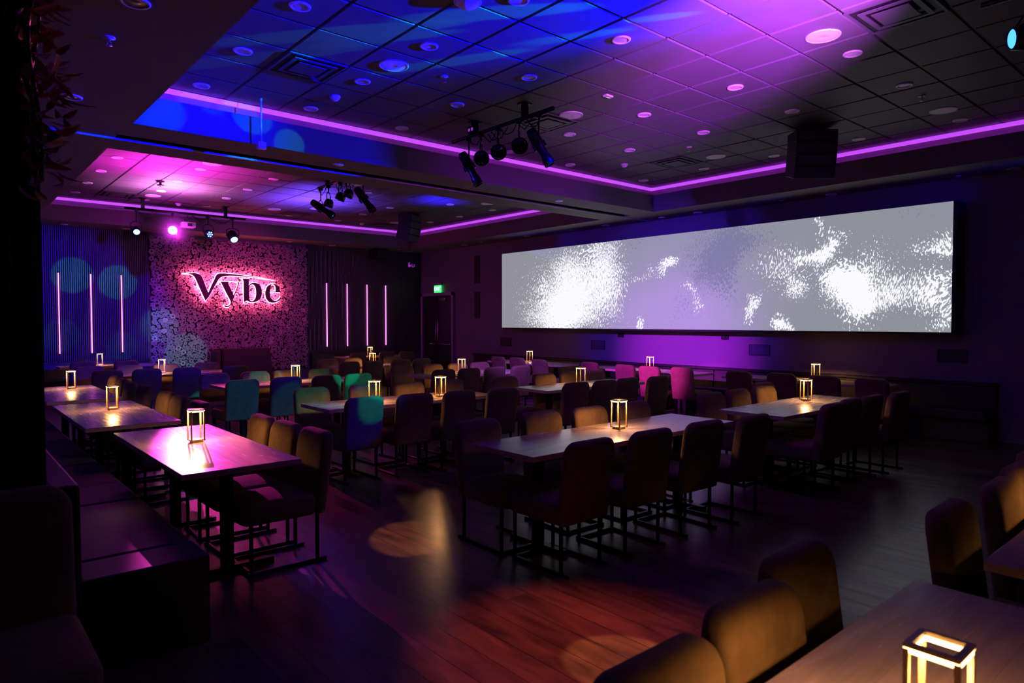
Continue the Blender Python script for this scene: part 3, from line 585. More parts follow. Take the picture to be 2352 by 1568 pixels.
# exit sign
ex = thing('exit_sign', 'green lit EXIT sign above the double door', 'sign', (XW-0.04, 15.9, 2.46))
obj('face', bx(-0.02, 0.0, -0.17, 0.17, 0.0, 0.20, 0.004), M_green, ex); obj('housing', bx(-0.03, 0.035, -0.18, 0.18, 0.205, 0.27, 0.006), M_frame, ex)
def text_mesh(s, size, m, parent, loc, rot, ext=0.002):
    cu = bpy.data.curves.new('lettering', 'FONT'); cu.body = s; cu.size = size; cu.extrude = ext; cu.align_x = 'CENTER'; cu.align_y = 'CENTER'; cu.offset = 0.0; cu.space_character = 1.08
    tmp = bpy.data.objects.new('tmp', cu); C.objects.link(tmp); dg = bpy.context.evaluated_depsgraph_get(); me = bpy.data.meshes.new_from_object(tmp.evaluated_get(dg)); bpy.data.objects.remove(tmp)
    me.materials.clear(); me.materials.append(m); o = bpy.data.objects.new('lettering', me); C.objects.link(o); o.parent = parent; o.location = loc; o.rotation_euler = rot; return o
text_mesh('EXIT', 0.15, M_exit, ex, (-0.024, 0.0, 0.10), (PI/2, 0, -PI/2))
# wall plates and slots
def plate(name, label, cat, y0, y1, z0, z1, m, dep=0.02, group=None):
    t = thing(name, label, cat, (XW, (y0+y1)/2, (z0+z1)/2), group=group); hy, hz = (y1-y0)/2, (z1-z0)/2
    bm = bmesh.new(); e = 0.012
    box(bm, -dep, -0.001, -hy, hy, -hz, -hz+e); box(bm, -dep, -0.001, -hy, hy, hz-e, hz); box(bm, -dep, -0.001, -hy, -hy+e, -hz+e, hz-e); box(bm, -dep, -0.001, hy-e, hy, -hz+e, hz-e)
    obj('frame', bm, M_black, t); obj('panel', bx(-dep*0.6, -0.001, -hy+e, hy-e, -hz+e, hz-e), m, t); return t
M_navy = mat('navy_panel', (0.035, 0.035, 0.10), 0.5, noise=0.15)
plate('wall_speaker', 'dark square grille below the left end of the screen', 'wall grille', 12.76, 13.15, 1.02, 1.23, M_black, group='grilles under the screen')
plate('wall_speaker', 'dark square grille below the screen by the two small boxes, on violet wall', 'wall grille', 9.67, 10.06, 1.03, 1.23, M_navy, group='grilles under the screen')
plate('wall_speaker', 'dark square grille below the screen right of the magenta glow', 'wall grille', 5.90, 6.29, 1.045, 1.235, M_navy, group='grilles under the screen')
plate('wall_speaker', 'black grille on the wall right of the screen end', 'wall grille', 2.97, 3.34, 1.06, 1.24, M_black, group='grilles under the screen')
for y, s in ((9.22, 'left of the magenta glow'), (6.77, 'right of the magenta glow')):
    t = plate('wall_socket', 'small black socket box just under the screen, ' + s, 'socket', y-0.07, y+0.07, 1.31, 1.40, M_black, 0.03, 'socket boxes under the screen')
    obj('outlet', bx(-0.024, -0.018, -0.03, 0.0, -0.02, 0.02), M_metal, t)
plate('wall_slot', 'upper tall black slot in the wall left of the screen', 'wall slot', 14.03, 14.24, 2.65, 3.37, M_black, group='tall black wall slots')
plate('wall_slot', 'lower tall black slot in the wall left of the screen', 'wall slot', 14.03, 14.24, 1.73, 2.42, M_black, group='tall black wall slots')
# long banquette under the screen
bq = thing('banquette', 'long dark banquette along the wall under the screen', 'bench', (10.7, 8.2, 0))
obj('base', bx(-0.10, 0.28, -5.6, 6.0, 0, 0.3, 0.01), M_black, bq)
for k in range(8):
    y0 = -5.6+k*1.45; obj('seat_cushion', bx(-0.20, 0.2, y0+0.005, y0+1.445, 0.3, 0.45, 0.03), M_leather, bq); obj('back_cushion', bx(0.2, 0.29, y0+0.005, y0+1.445, 0.34, 0.75, 0.02), M_leather, bq)
obj('top_rail', bx(0.18, 0.298, -5.6, 6.0, 0.755, 0.80, 0.008), M_black, bq)

# ------------------------------------------------------------------ left side: column, plant, banquette
col = bx(-0.65, 0.36, 3.42, 3.60, 0, ZS); struct('wall_column', col, M_black)
bm = bmesh.new()
for i in range(24): box(bm, -0.62+i*0.041, -0.60+i*0.041, 3.385, 3.42, 0.0, ZS-0.002)
t = thing('ribbed_panel', 'black ribbed panel on the column at the left edge', 'wall panelling', (0, 0, 0)); xf(bm, Matrix.Translation((0, -0.004, 0))); obj('slats', bm, M_black, t)
pl = thing('leafy_garland', 'dark reddish leafy garland hanging on the column at upper left', 'plant', (0.36, 3.25, 2.2))
rnd = random.Random(5)
bm = bmesh.new(); 
for k in range(3):
    path(bm, [(-0.03+0.02*math.sin(i*0.9+k), 0.05*math.cos(i*0.7+k*2), i*0.1) for i in range(15)], 0.006, 6)
obj('stems', bm, M_black, pl)
V, F = [], []
for k in range(230):
    z = rnd.uniform(-0.02, 1.4); base = Vector((rnd.uniform(-0.09, 0.03+0.03*math.sin(z*6)), rnd.uniform(-0.12, 0.10), z))
    ang = rnd.uniform(-1.6, 1.6); el = rnd.uniform(-1.0, 0.7); ln = rnd.uniform(0.05, 0.13); wd = ln*rnd.uniform(0.25, 0.4)
    d = Vector((math.cos(ang)*math.cos(el), math.sin(ang)*math.cos(el), math.sin(el))); s = d.cross(Vector((rnd.uniform(-1, 1), rnd.uniform(-1, 1), 1))).normalized(); nrm = d.cross(s)
    b0 = len(V)
    prof = [(0, 0), (0.25, 0.8), (0.55, 1.0), (0.8, 0.6), (1.0, 0)]
    for tt, ww in prof:
        c = base + d*ln*tt + nrm*(-ln*0.25*tt*tt); V.append(tuple(c + s*wd*ww*0.5 + nrm*0.008*ww)); V.append(tuple(c)); V.append(tuple(c - s*wd*ww*0.5 + nrm*0.008*ww))
    for i in range(4):
        a = b0+i*3; F += [[a, a+1, a+4, a+3], [a+1, a+2, a+5, a+4]]
o = bpy.data.objects.new('leaves', geo_mesh('leaves', V, F, M_leaf)); C.objects.link(o); o.parent = pl
lb = thing('banquette', 'black banquette in front of the left row of tables', 'bench', (0.7, 3.62, 0))
obj('backrest', bx(-0.31, -0.19, 0.0, 7.6, 0.3, 0.90, 0.015), M_leather, lb); obj('base', bx(-0.31, 0.33, 0.02, 7.58, 0, 0.3, 0.01), M_black, lb)
for k in range(5):
    obj('seat_cushion', bx(-0.19, 0.375, 0.30*(k == 0)+k*1.5+0.003, k*1.5+1.497, 0.3, 0.45, 0.025), M_leather, lb)
obj('end_panel', bx(-0.19, 0.37, 0.0, 0.295, 0.0, 0.45, 0.01), M_leather, lb)

# ------------------------------------------------------------------ furniture
def leg_bar(p0, p1, s=0.011):
    bm = bmesh.new(); p0, p1 = Vector(p0), Vector(p1); d = p1-p0; ln = d.length; q = d.to_track_quat('Z', 'Y').to_matrix().to_4x4()
    box(bm, -s, s, -s, s, 0, ln, mtx=Matrix.Translation(p0) @ q); bmesh.ops.bevel(bm, geom=bm.edges[:], offset=0.003, segments=1, affect='EDGES'); return bm
def make_chair(label, scale=1.0):
    t = thing('dining_chair', label, 'chair')
    W = 0.435
    # seat: outline in x-y, thickness z
    bm = cushion(rrect(W, 0.50, 0.07, 0.03), 0.15, 0.035, 0.0, 0.014); xf(bm, Matrix.Translation((0, -0.22, 0.40))); obj('seat', bm, M_fabric, t)
    # backrest: outline x-z, extruded y, leaning back, gently wrapped
    bm = cushion(rrect(W, 0.55, 0.08, 0.02, 8), 0.095, 0.035, 0.006, 0.01); xf(bm, Matrix.Rotation(PI/2, 4, 'X'))
    for v in bm.verts:
        z = v.co.z; v.co.y -= 0.26 + 0.075*(max(z,0)/0.55)**1.3 - 0.25*v.co.x**2; v.co.z = z+0.33
    obj('backrest', bm, M_fabric, t)
    for s in (-1, 1):
        obj('leg', leg_bar((s*0.185, 0.215, 0.0), (s*0.185, 0.215, 0.33)), M_metal, t); obj('leg', leg_bar((s*0.185, -0.235, 0.0), (s*0.185, -0.235, 0.34)), M_metal, t)
        obj('floor_rail', leg_bar((s*0.185, 0.24, 0.011), (s*0.185, -0.30, 0.011)), M_metal, t)
    obj('stretcher', leg_bar((-0.185, 0.215, 0.011), (0.185, 0.215, 0.011)), M_metal, t)
    return t
chair0 = None
def place_chair(x, y, facing, label, group, jit=0.0, sc=1.0):
    """x,y = top of the backrest; facing = +y / -y / -x / +x"""
    global chair0
    rz = {'+y': 0, '-y': PI, '-x': PI/2, '+x': -PI/2}[facing] + jit
    if chair0 is None: chair0 = o = make_chair(label)
    else: o = copy_tree(chair0)
    off = Matrix.Rotation(rz, 3, 'Z') @ Vector((0, -0.30*sc, 0)); o.location = (x-off.x, y-off.y, 0); o.rotation_euler = (0, 0, rz); o.scale = (sc, sc, sc)
    o['label'] = label; o['group'] = group; return o
def make_table(name, x0, x1, y0, y1, label, group='dining tables', bases=True):
    cx, cy = (x0+x1)/2, (y0+y1)/2; hx, hy = (x1-x0)/2, (y1-y0)/2; along_y = hy > hx
    t = thing('dining_table', label, 'table', (cx, cy, 0), group=group)
    bm = bx(-hx, hx, -hy, hy, 0.712, 0.75, 0.003)
    for f in bm.faces:
        if abs(f.normal.z) < 0.5: f.material_index = 1
    obj('tabletop', bm, [M_table_y if along_y else M_table_x, M_tedge], t)
    L = max(hx, hy)-0.36; Wd = min(hx, hy)-0.06
    for s in (-1, 1):
        if along_y: obj('leg', bx(-0.035, 0.035, s*L-0.035, s*L+0.035, 0.03, 0.70, 0.004), M_metal, t); obj('foot', bx(-Wd, Wd, s*L-0.03, s*L+0.03, 0, 0.03, 0.004), M_metal, t); obj('support_plate', bx(-Wd, Wd, s*L-0.03, s*L+0.03, 0.70, 0.711), M_metal, t)
        else: obj('leg', bx(s*L-0.035, s*L+0.035, -0.035, 0.035, 0.03, 0.70, 0.004), M_metal, t); obj('foot', bx(s*L-0.03, s*L+0.03, -Wd, Wd, 0, 0.03, 0.004), M_metal, t); obj('support_plate', bx(s*L-0.03, s*L+0.03, -Wd, Wd, 0.70, 0.711), M_metal, t)
    return t
lamp0 = None
def place_lamp(x, y, label, rz=0.0):
    global lamp0
    if lamp0 is None:
        lamp0 = t = thing('table_lantern', label, 'lamp', group='square lantern lamps on the tables')
        bm = bmesh.new(); box(bm, -0.039, 0.039, -0.039, 0.039, 0.0, 0.022); bmesh.ops.bevel(bm, geom=bm.edges[:], offset=0.003, segments=1, affect='EDGES'); obj('base', bm, M_lampm, t)
        e = 0.045
        for sx_ in (-1, 1):
            for sy_ in (-1, 1): obj('post', bx(sx_*e-0.0055, sx_*e+0.0055, sy_*e-0.0055, sy_*e+0.0055, 0.012, 0.234, 0.001), M_lampm, t)
        bm = bmesh.new()
        for a, b_ in ((-e-0.0055, -e+0.008), (e-0.008, e+0.0055)): box(bm, a, b_, -e-0.0055, e+0.0055, 0.236, 0.245); box(bm, -e+0.008, e-0.008, a, b_, 0.236, 0.245)
        obj('top_frame', bm, M_lampm, t)
        bm = bmesh.new()
        for a, b_ in ((-e-0.005, -e+0.0075), (e-0.0075, e+0.005)): box(bm, a, b_, -e-0.005, e+0.005, 0.226, 0.2355); box(bm, -e+0.0075, e-0.0075, a, b_, 0.226, 0.2355)
        obj('led_ring', bm, M_glow, t)
        bm = bmesh.new()
        for a in (-1, 1): box(bm, a*e-0.0052, a*e+0.0052, -e+0.006, e-0.006, 0.014, 0.022); 
        obj('base_rail', bm, M_lampm, t)
        l = bpy.data.lights.new('lantern_light', 'SPOT'); l.spot_size = math.radians(168); l.spot_blend = 0.25; l.shadow_soft_size = 0.03; l.energy = 16.0; l.color = (1.0, 0.45, 0.16)
        lo = bpy.data.objects.new('lantern_light', l); C.objects.link(lo); lo.parent = t; lo.location = (0, 0, 0.222)
        o = t
    else: o = copy_tree(lamp0)
    o.location = (x, y, 0.7505); o.rotation_euler = (0, 0, rz); o['label'] = label
    return o
TB = {  # name: (x0,x1,y0,y1), short phrase, lamp
 'L1': ((1.10,1.83,4.23,6.19), 'nearest magenta-lit left table', (1.49,5.33)),
 'L2': ((0.97,1.72,6.60,8.65), 'second left bench table', (1.40,7.86)),
 'L3': ((0.97,1.72,9.05,11.10), 'third left bench table', (1.42,10.66)),
 'R1': ((3.00,5.45,3.26,3.94), 'large front centre table', (4.34,3.66)),
 'R2': ((6.05,8.15,3.10,3.80), 'front right table', (7.46,3.57)),
 'M1': ((3.05,5.25,6.36,7.06), 'second-row centre-left table', None),
 'M2': ((6.00,8.00,6.25,6.93), 'second-row centre table', (6.95,6.56)),
 'F':  ((3.00,5.15,9.40,10.06), 'third-row left table', (4.15,9.78)),
 'K':  ((6.05,8.15,9.05,9.72), 'third-row centre table', (7.04,9.50)),
 'E':  ((1.98,4.10,12.42,13.05), 'fourth-row left table', (3.05,12.85)),
 'H':  ((6.05,7.90,11.98,12.60), 'fourth-row centre table', (6.92,12.42)),
 'D':  ((1.90,3.60,15.62,16.22), 'back-row left table', (2.63,15.95)),
 'G':  ((7.80,9.60,15.30,15.95), 'back-row right table', (8.50,15.38)),
 'O':  ((9.62,10.32,6.55,9.05), 'magenta wall table', (10.08,7.76)),
 'L':  ((9.62,10.28,9.75,12.0), 'wall table left of screen centre', (10.0,10.98)),
 'Q':  ((9.80,10.45,3.62,6.10), 'dark wall table at the right', (10.30,4.78)),
 'RR': ((0.55,2.58,0.10,0.84), 'close-up lower right table', (1.54,0.455)),
 'RS': ((2.98,5.2,0.02,0.74), 'table at the right edge', (4.15,0.38)),
}
desc = {'L1':'wooden table glowing magenta, nearest on the left beside the bench','L2':'wooden table second from front beside the left bench','L3':'wooden table third from front, cut by the dark column',
 'R1':'long wooden table in the front centre, grey sheen from the screen','R2':'long wooden table front right, ringed by dark chairs','M1':'long wooden table with two lanterns, second row centre left','M2':'long wooden table second row, before the magenta chairs',
 'F':'dark pink-lit table in the third row left','K':'violet-lit table in the third row, centre','E':'blue and pink lit table in the fourth row left','H':'small distant table in the fourth row below the right ribbed wall','D':'furthest left table by the blue ribbed wall','G':'furthest table by the dark ribbed wall',
 'O':'magenta-lit table by the wall bench under the screen','L':'violet table by the wall bench near the left end of the screen','Q':'dark table by the wall bench at the right','RR':'close-up wooden table in the lower right corner','RS':'dark table at the right edge behind the close-up table'}
for k, (b, ph, lp) in TB.items():
    make_table(k, *b, desc[k])
    if lp: place_lamp(*lp, 'glowing square lantern on the ' + ph, 0.0)
for x, y, s in ((3.72,6.64,'left'), (4.60,6.63,'right')): place_lamp(x, y, '%s lantern of the pair on the second-row centre-left table' % s)
CH = [
 ('R1','far','-y',[(3.22,4.13),(3.92,4.15),(4.47,4.10),(5.06,4.08)]),
 ('R1','near','+y',[(3.24,2.99),(3.87,2.98),(4.52,2.97),(5.12,2.90)]),
 ('R2','far','-y',[(6.34,4.06),(6.88,4.06),(7.42,4.04),(7.88,4.30)]),
 ('R2','near','+y',[(6.41,2.82),(6.92,2.88),(7.38,2.86),(7.97,2.80)]),
 ('M1','far','-y',[(3.34,7.41),(3.99,7.34),(4.56,7.26),(5.17,7.24)]),
 ('M1','near','+y',[(3.34,6.18),(3.90,6.11),(4.44,6.05),(5.00,5.97)]),
 ('M2','far','-y',[(6.03,7.12),(6.78,7.12),(7.36,7.15),(7.88,7.12)]),
 ('M2','near','+y',[(6.16,5.91),(6.67,5.88),(7.15,5.90),(7.71,5.81)]),
 ('F','far','-y',[(3.17,10.38),(3.76,10.36),(4.25,10.34),(4.79,10.26)]),
 ('F','near','+y',[(3.12,9.08),(3.72,9.10),(4.28,9.02),(4.77,9.01)]),
 ('K','far','-y',[(6.14,10.0),(6.82,10.08),(7.29,9.95),(7.79,9.93)]),
 ('K','near','+y',[(6.20,8.86),(6.67,8.81),(7.19,8.78),(7.74,8.74)]),
 ('E','far','-y',[(2.06,13.45),(2.65,13.38),(3.22,13.26),(3.92,13.26)]),
 ('E','near','+y',[(2.11,12.22),(2.66,12.16),(3.25,12.10),(4.02,12.04)]),
 ('H','far','-y',[(6.13,12.85),(6.68,12.84),(7.66,12.85)]),
 ('H','near','+y',[(6.04,11.75),(6.52,11.70),(7.18,11.76),(7.66,11.73)]),
 ('G','near','+y',[(7.95,15.0),(8.75,14.99),(9.3,14.95)]),
 ('D','near','+y',[(2.23,15.27),(2.94,15.12)]),
 ('L1','right','-x',[(2.06,4.55),(2.04,5.02),(2.03,5.50)]),
 ('L2','right','-x',[(1.94,6.86),(1.93,7.50),(1.93,8.02)]),
 ('L3','right','-x',[(1.93,9.03),(1.90,9.65),(1.92,10.20),(1.93,10.76)]),
 ('O','left','+x',[(9.46,6.62),(9.30,7.16),(9.32,7.71),(9.38,8.61)]),
 ('L','left','+x',[(9.27,9.87),(9.40,10.70),(9.34,11.25)]),
 ('Q','left','+x',[(9.55,3.67),(9.53,4.29),(9.52,4.92),(9.40,5.54)]),
 ('RR','far','-y',[(2.20,1.06),(1.74,0.96),(1.25,0.92)]),
 ('RS','far','-y',[(3.22,0.90),(3.88,0.88),(4.42,0.92),(4.95,0.97)]),
]
colr = {'R1':{'far':'brown','near':'black'},'R2':{'far':'brown','near':'black'},'M1':{'far':'tan','near':'dark'},'M2':{'far':'mauve','near':'black'},'F':{'far':'dusky blue','near':'blue-lit'},'K':{'far':'violet','near':'dark violet'},'E':{'far':'dim','near':'navy'},'H':{'far':'tan','near':'dark'},'G':{'near':'dark'},'D':{'near':'dark'},'L1':{'right':'olive-gold'},'L2':{'right':'tan'},'L3':{'right':'brown'},'O':{'left':'bright magenta'},'L':{'left':'violet'},'Q':{'left':'dark violet'},'RR':{'far':'golden'},'RS':{'far':'amber'}}
for k, side, fc, pts in CH:
    ph = TB[k][1]; n = len(pts)
    pts = sorted(pts, key=(lambda p: p[0]) if fc in ('+y', '-y') else (lambda p: p[1]))
    for i, (x, y) in enumerate(pts):
        which = ('%s from the left' % ORD[i]) if fc in ('+y', '-y') else ('%s from the front' % ORD[i])
        place_chair(x, y, fc, '%s chair, %s, %s side of %s' % (colr[k][side], which, side, ph), '%s side chairs of the %s' % (side, ph), random.uniform(-0.05, 0.05))
# one tall dark chair close by at the left edge
place_chair(0.16, 3.12, '-y', 'tall black chair at the lower left edge beside the column', 'dining chairs', 0.0, 1.15)

# ------------------------------------------------------------------ stage rigging
def orient(o, d):
    o.rotation_euler = Vector(d).to_track_quat('-Z', 'Y').to_euler()
def pipe_rig(label, p0, p1, brackets):
    p0, p1 = Vector(p0), Vector(p1); t = thing('lighting_bar', label, 'lighting bar', p0)
    bm = bmesh.new(); tube(bm, (0,0,0), p1-p0, 0.024, seg=14); obj('pipe', bm, M_metal, t)
    for b in brackets:
        q = p0.lerp(p1, b)-p0; bm = bmesh.new(); box(bm, q.x-0.03, q.x+0.03, q.y-0.03, q.y+0.03, q.z+0.02, ZC-p0.z-0.001); box(bm, q.x-0.06, q.x+0.06, q.y-0.06, q.y+0.06, ZC-p0.z-0.012, ZC-p0.z-0.001); obj('bracket', bm, M_metal, t)
    bm = bmesh.new(); rr = random.Random(len(label)); d = (p1-p0)
    for k in range(7):
        a = rr.uniform(0.05, 0.8); ln = rr.uniform(0.12, 0.2)
        pts = [d*(a+ln*i/8)+Vector((0.03*math.sin(k), 0.0, -0.03-0.11*math.sin(PI*i/8)*rr.uniform(.8, 1.1))) for i in range(9)]
        path(bm, pts, 0.006, 6)
    obj('cables', bm, M_black, t); return t
def clamp_yoke(t, hang, w, drop):
    """yoke from the origin (lamp pivot) up to the hang height"""
    bm = bmesh.new(); path(bm, [(-w, 0, 0), (-w, 0, drop*0.75), (-w*0.5, 0, drop), (w*0.5, 0, drop), (w, 0, drop*0.75), (w, 0, 0)], 0.0075, 6); obj('yoke', bm, M_metal, t)
    bm = bmesh.new(); tube(bm, (0, 0, drop), (0, 0, hang-0.02), 0.010); box(bm, -0.025, 0.025, -0.03, 0.03, hang-0.035, hang+0.02); obj('clamp', bm, M_metal, t)
def fixture(kind, label, pivot, hang, d, yaw=0.0, lens=None, sc=1.0, group='stage lamps', drop=0.10):
    t = thing({'ell': 'profile_spotlight', 'par': 'wash_light', 'head': 'moving_head_light'}[kind], label, 'spotlight', pivot, yaw, group)
    body = {'ell': [(0.0, 0.20), (0.05, 0.19), (0.062, 0.15), (0.068, 0.03), (0.05, 0.0), (0.05, -0.13), (0.062, -0.16), (0.066, -0.26), (0.06, -0.262), (0.055, -0.22)],
            'par': [(0.0, 0.10), (0.05, 0.095), (0.085, 0.05), (0.095, 0.0), (0.095, -0.06), (0.088, -0.062), (0.085, -0.045)],
            'head': [(0.0, 0.15), (0.06, 0.14), (0.10, 0.08), (0.105, -0.02), (0.085, -0.12), (0.075, -0.13), (0.07, -0.115)]}[kind]
    q = Vector(d).to_track_quat('-Z', 'Y').to_matrix().to_4x4(); q = Matrix.Rotation(-yaw, 4, 'Z') @ q
    bm = lathe([(r*sc, z*sc) for r, z in body], 20); xf(bm, q); obj('body', bm, M_metal, t)
    r, z = {'ell': (0.055, -0.225), 'par': (0.085, -0.048), 'head': (0.07, -0.117)}[kind]
    bm = lathe([(r*sc, z*sc), (r*0.6*sc, (z-0.012)*sc), (0, (z-0.016)*sc)], 20); xf(bm, q); obj('lens', bm, lens or M_dlens, t)
    if kind == 'ell':
        bm = bmesh.new()
        for s in (-1, 1): box(bm, -0.01, 0.01, s*0.065-0.012, s*0.065+0.012, -0.05, 0.02)
        box(bm, -0.045, 0.045, -0.045, 0.045, 0.06, 0.12); xf(bm, q); obj('shutter', bm, M_metal, t)
    clamp_yoke(t, hang, {'ell': 0.085, 'par': 0.115, 'head': 0.125}[kind]*sc, {'ell': 0.12, 'par': 0.19, 'head': 0.17}[kind]); return t
pipe_rig('black pipe with hanging spotlights under the near ceiling recess', (5.2, 5.33, 3.97), (5.2, 7.19, 3.97), (0.25, 0.75))
R3 = Vector((0.757, -0.653, 0))
fixture('ell', 'long profile spotlight at the left end of the near bar, blue-lit lens hood', (5.2, 6.85, 3.60), 0.35, R3*0.45+Vector((0, 0, -0.85)), 0.8)
fixture('par', 'round dark wash light with reddish lens, second on the near bar', (5.2, 6.60, 3.66), 0.29, (-0.5, -0.8, -0.25), 0.8)
fixture('par', 'round black wash light in the middle of the near bar', (5.2, 6.27, 3.67), 0.28, (-0.5, -0.8, -0.2), 0.8)
fixture('par', 'round black wash light with a white glint, fourth on the near bar', (5.2, 5.89, 3.67), 0.28, (-0.5, -0.8, -0.2), 0.8)
fixture('ell', 'long profile spotlight at the right end of the near bar', (5.2, 5.56, 3.62), 0.33, R3*0.5+Vector((0, 0, -0.85)), 0.8)
t = thing('power_box', 'small black box with two lit sockets on the near lighting bar', 'power box', (5.2, 6.76, 4.03))
obj('body', bx(-0.04, 0.04, -0.06, 0.06, -0.035, 0.05, 0.004), M_metal, t)
for s in (-1, 1): obj('socket', bx(-0.046, -0.038, s*0.03-0.016, s*0.03+0.016, -0.01, 0.024, 0.002), M_vglow, t)
pipe_rig('black pipe with tangled cables and spotlights in the far recess', (5.15, 9.35, 3.95), (5.15, 11.1, 3.95), (0.2, 0.8))
fixture('ell', 'long profile spotlight with blue lens, left of the far cluster', (5.15, 11.0, 3.60), 0.33, R3*0.75+Vector((0, 0, -0.5)), 0.8, M_clens)
fixture('par', 'small dark wash light, second in the far cluster', (5.15, 10.7, 3.63), 0.30, R3*-0.3+Vector((0, 0, -0.9)), 0.8, sc=0.85)
fixture('par', 'small dark wash light in the middle of the far cluster', (5.15, 10.27, 3.68), 0.25, R3*-0.4+Vector((0, 0, -0.9)), 0.8, sc=0.85)
fixture('par', 'small dark wash light, fourth in the far cluster', (5.15, 9.99, 3.69), 0.24, R3*-0.4+Vector((0, 0, -0.9)), 0.8, sc=0.85)
fixture('ell', 'long profile spotlight at the right end of the far cluster', (5.15, 9.5, 3.56), 0.37, R3*0.6+Vector((0, 0, -0.8)), 0.8)
pipe_rig('black lighting bar in front of the flower wall', (2.97, 15.2, 3.90), (5.34, 15.2, 3.90), (0.14, 0.82))
toward = (Vector((0, 0, 1.65))-Vector((3.85, 15.2, 3.52))).normalized()
fixture('head', 'moving head with pale blue lens at the left of the back bar', (3.18, 15.2, 3.47), 0.41, Vector((-0.15, -0.9, -0.45)), 0.0, M_blens, 0.8)
fixture('par', 'blinding magenta lamp on the back bar above the flowers', (3.85, 15.2, 3.53), 0.35, toward, 0.0, M_mlens, 1.0)
hz = bpy.data.materials.new('lamp_bloom'); hz.use_nodes = True; nt = hz.node_tree; nt.nodes.clear()  # scattering sphere added to imitate bloom round the magenta lamp
vo = nt.nodes.new('ShaderNodeOutputMaterial'); vp = nt.nodes.new('ShaderNodeVolumeScatter'); nt.links.new(vp.outputs[0], vo.inputs['Volume'])
tcv = nt.nodes.new('ShaderNodeTexCoord'); lnv = nt.nodes.new('ShaderNodeVectorMath'); lnv.operation = 'LENGTH'; nt.links.new(tcv.outputs['Object'], lnv.inputs[0])
mrv = nt.nodes.new('ShaderNodeMapRange'); mrv.inputs['From Min'].default_value = 0.0; mrv.inputs['From Max'].default_value = 0.555; mrv.inputs['To Min'].default_value = 1.0; mrv.inputs['To Max'].default_value = 0.0; nt.links.new(lnv.outputs['Value'], mrv.inputs[0])
pwv = nt.nodes.new('ShaderNodeMath'); pwv.operation = 'POWER'; pwv.inputs[1].default_value = 2.2; nt.links.new(mrv.outputs[0], pwv.inputs[0])
mlv = nt.nodes.new('ShaderNodeMath'); mlv.operation = 'MULTIPLY'; mlv.inputs[1].default_value = 1.1; nt.links.new(pwv.outputs[0], mlv.inputs[0]); nt.links.new(mlv.outputs[0], vp.inputs['Density'])
bm = bmesh.new(); bmesh.ops.create_icosphere(bm, subdivisions=3, radius=0.56)
tag(obj('lamp_bloom', bm, hz, None, True, (3.85, 15.02, 3.53)), 'violet glow sphere added for the bloom round the blinding magenta lamp', 'glow', kind='stuff')
t = thing('projector', 'small white projector hanging from the back bar', 'projector', (4.15, 15.2, 3.66))
obj('body', bx(-0.13, 0.13, -0.1, 0.1, -0.05, 0.06, 0.012), M_white, t); obj('lens', bx(-0.035, 0.055, -0.115, -0.095, -0.03, 0.03, 0.004), M_dlens, t)
bm = bmesh.new(); path(bm, [(-0.07,0,0.06),(-0.07,0,0.14),(0.07,0,0.14),(0.07,0,0.06)], 0.006, 6); tube(bm, (0,0,0.14), (0,0,0.22), 0.01); obj('bracket', bm, M_metal, t)
led = fixture('par', 'cluster lamp with blue-white dots on the back bar', (4.55, 15.2, 3.52), 0.36, Vector((0.25, -0.85, -0.3)), 0.0, M_dlens, 0.9)
q = Vector((0.25, -0.85, -0.3)).to_track_quat('-Z', 'Y').to_matrix().to_4x4()
for k in range(7):
    a = k*PI/3; r = 0 if k == 6 else 0.048
    bm = lathe([(0.017, -0.066), (0.012, -0.072), (0, -0.074)], 8); xf(bm, q @ Matrix.Translation((r*math.cos(a), r*math.sin(a), 0))); obj('led', bm, M_blens, led)
fixture('head', 'large moving head with small bright lens at the right of the back bar', (5.06, 15.2, 3.50), 0.38, Vector((0.0, -0.75, -0.62)), 0.0, M_blens, 1.05)
# moving head at the upper right of the picture, the source of the blue light
t = fixture('head', 'dark moving head with cyan lens cut off by the upper right edge', (6.1, 1.30, 3.72), 0.3, Vector((-0.62, 0.75, -0.12)), 0.9, M_clens, 0.95)
bm = bmesh.new(); 
t = thing('lighting_bar', 'short black pipe at the upper right corner', 'lighting bar', (6.1, 0.6, 4.04))
bm = bmesh.new(); tube(bm, (0,0,0), (0,1.0,0), 0.022); box(bm, -0.03, 0.03, 0.65, 0.71, 0.018, 0.088); obj('pipe', bm, M_metal, t)
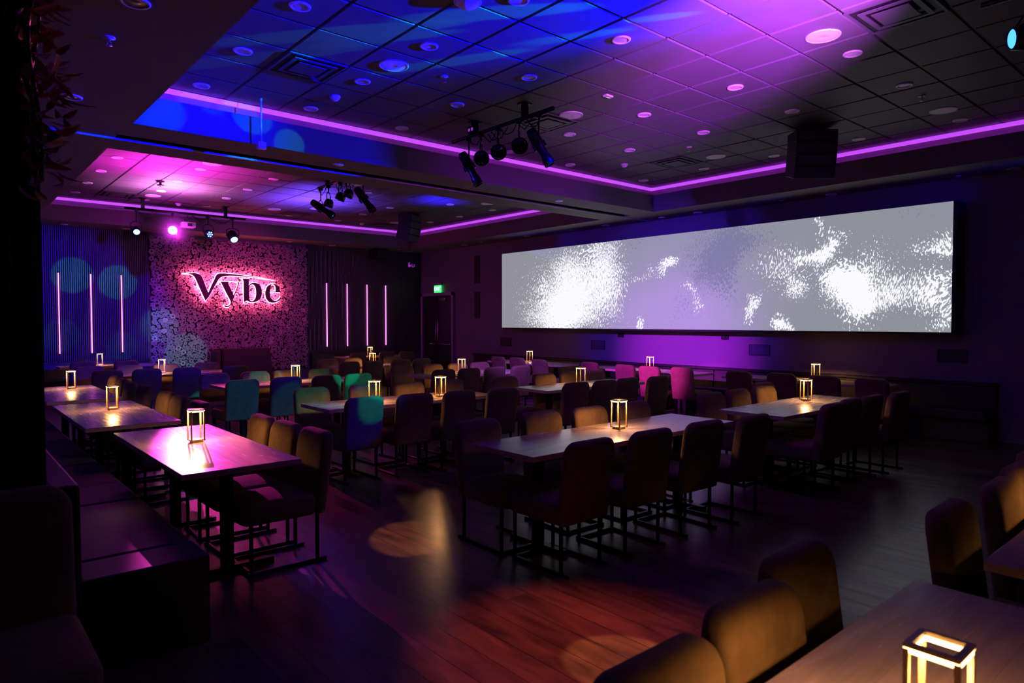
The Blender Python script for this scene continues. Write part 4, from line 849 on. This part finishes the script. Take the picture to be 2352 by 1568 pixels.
# line-array speakers
def line_array(label, top, yaw, n=4, w=0.56, h=0.15):
    t = thing('line_array_speaker', label, 'speaker', top, yaw, 'hanging line array speakers')
    bm = bmesh.new(); box(bm, -0.1, 0.1, -0.05, 0.25, -0.05, -0.03); tube(bm, (0, 0.1, -0.04), (0, 0.1, -0.001), 0.02); box(bm, -0.07, 0.07, 0.03, 0.17, -0.012, -0.001); obj('fly_frame', bm, M_metal, t)
    tilt = 0.02; pos = Vector((0, 0, -0.055))
    for k in range(n):
        m = Matrix.Translation(pos) @ Matrix.Rotation(tilt, 4, 'X')
        bm = bmesh.new(); box(bm, -w/2, w/2, 0.0, 0.32, -h+0.004, 0, mtx=m); bmesh.ops.bevel(bm, geom=bm.edges[:], offset=0.008, segments=1, affect='EDGES'); c = obj('cabinet', bm, M_black, t)
        bm = bmesh.new(); box(bm, -w/2+0.012, w/2-0.012, -0.012, -0.001, -h+0.014, -0.010, mtx=m); obj('grille', bm, M_oliveg, c)
        pos = m @ Vector((0, 0, -h)); tilt -= 0.0; tilt += 0.09
    return t
line_array('black curved line array speaker hanging before the right cove light', (8.55, 3.98, ZC), math.radians(-42), 4, 0.52, 0.155)
line_array('black line array speaker hanging at the far recess corner', (8.5, 13.2, ZC), math.radians(28), 4, 0.5, 0.155)
# hanging microphone by the bulkhead
t = thing('hanging_tag', 'thin white drop rod with a small white box by the blue bulkhead', 'hanging sensor', (2.85, 7.58, ZC))
bm = bmesh.new(); tube(bm, (0,0,-0.001), (0,0,-0.48), 0.009, seg=8); tube(bm, (0,0,-0.001), (0,0,-0.02), 0.015); obj('rod', bm, M_white, t)
obj('box', bx(-0.045, 0.045, -0.03, 0.03, -0.56, -0.48, 0.006), M_white, t)
# block added in place of the hanging speaker's shadow on the dark ribbed wall
t = thing('speaker_shadow_block', 'black block added for the hanging speaker shadow, high on the ribbed wall right of the flowers', 'speaker', (9.5, 16.6, 3.5))
bm = bmesh.new(); box(bm, -0.2, 0.2, -0.13, 0.13, -0.14, 0.14); bmesh.ops.bevel(bm, geom=bm.edges[:], offset=0.03, segments=2, affect='EDGES'); obj('cabinet', bm, M_black, t)
obj('grille', bx(-0.17, 0.17, -0.145, -0.131, -0.11, 0.11, 0.004), M_oliveg, t)
bm = bmesh.new(); box(bm, -0.03, 0.03, 0.13, 0.235, -0.03, 0.03); obj('bracket', bm, M_metal, t)
bpy.context.view_layer.update()
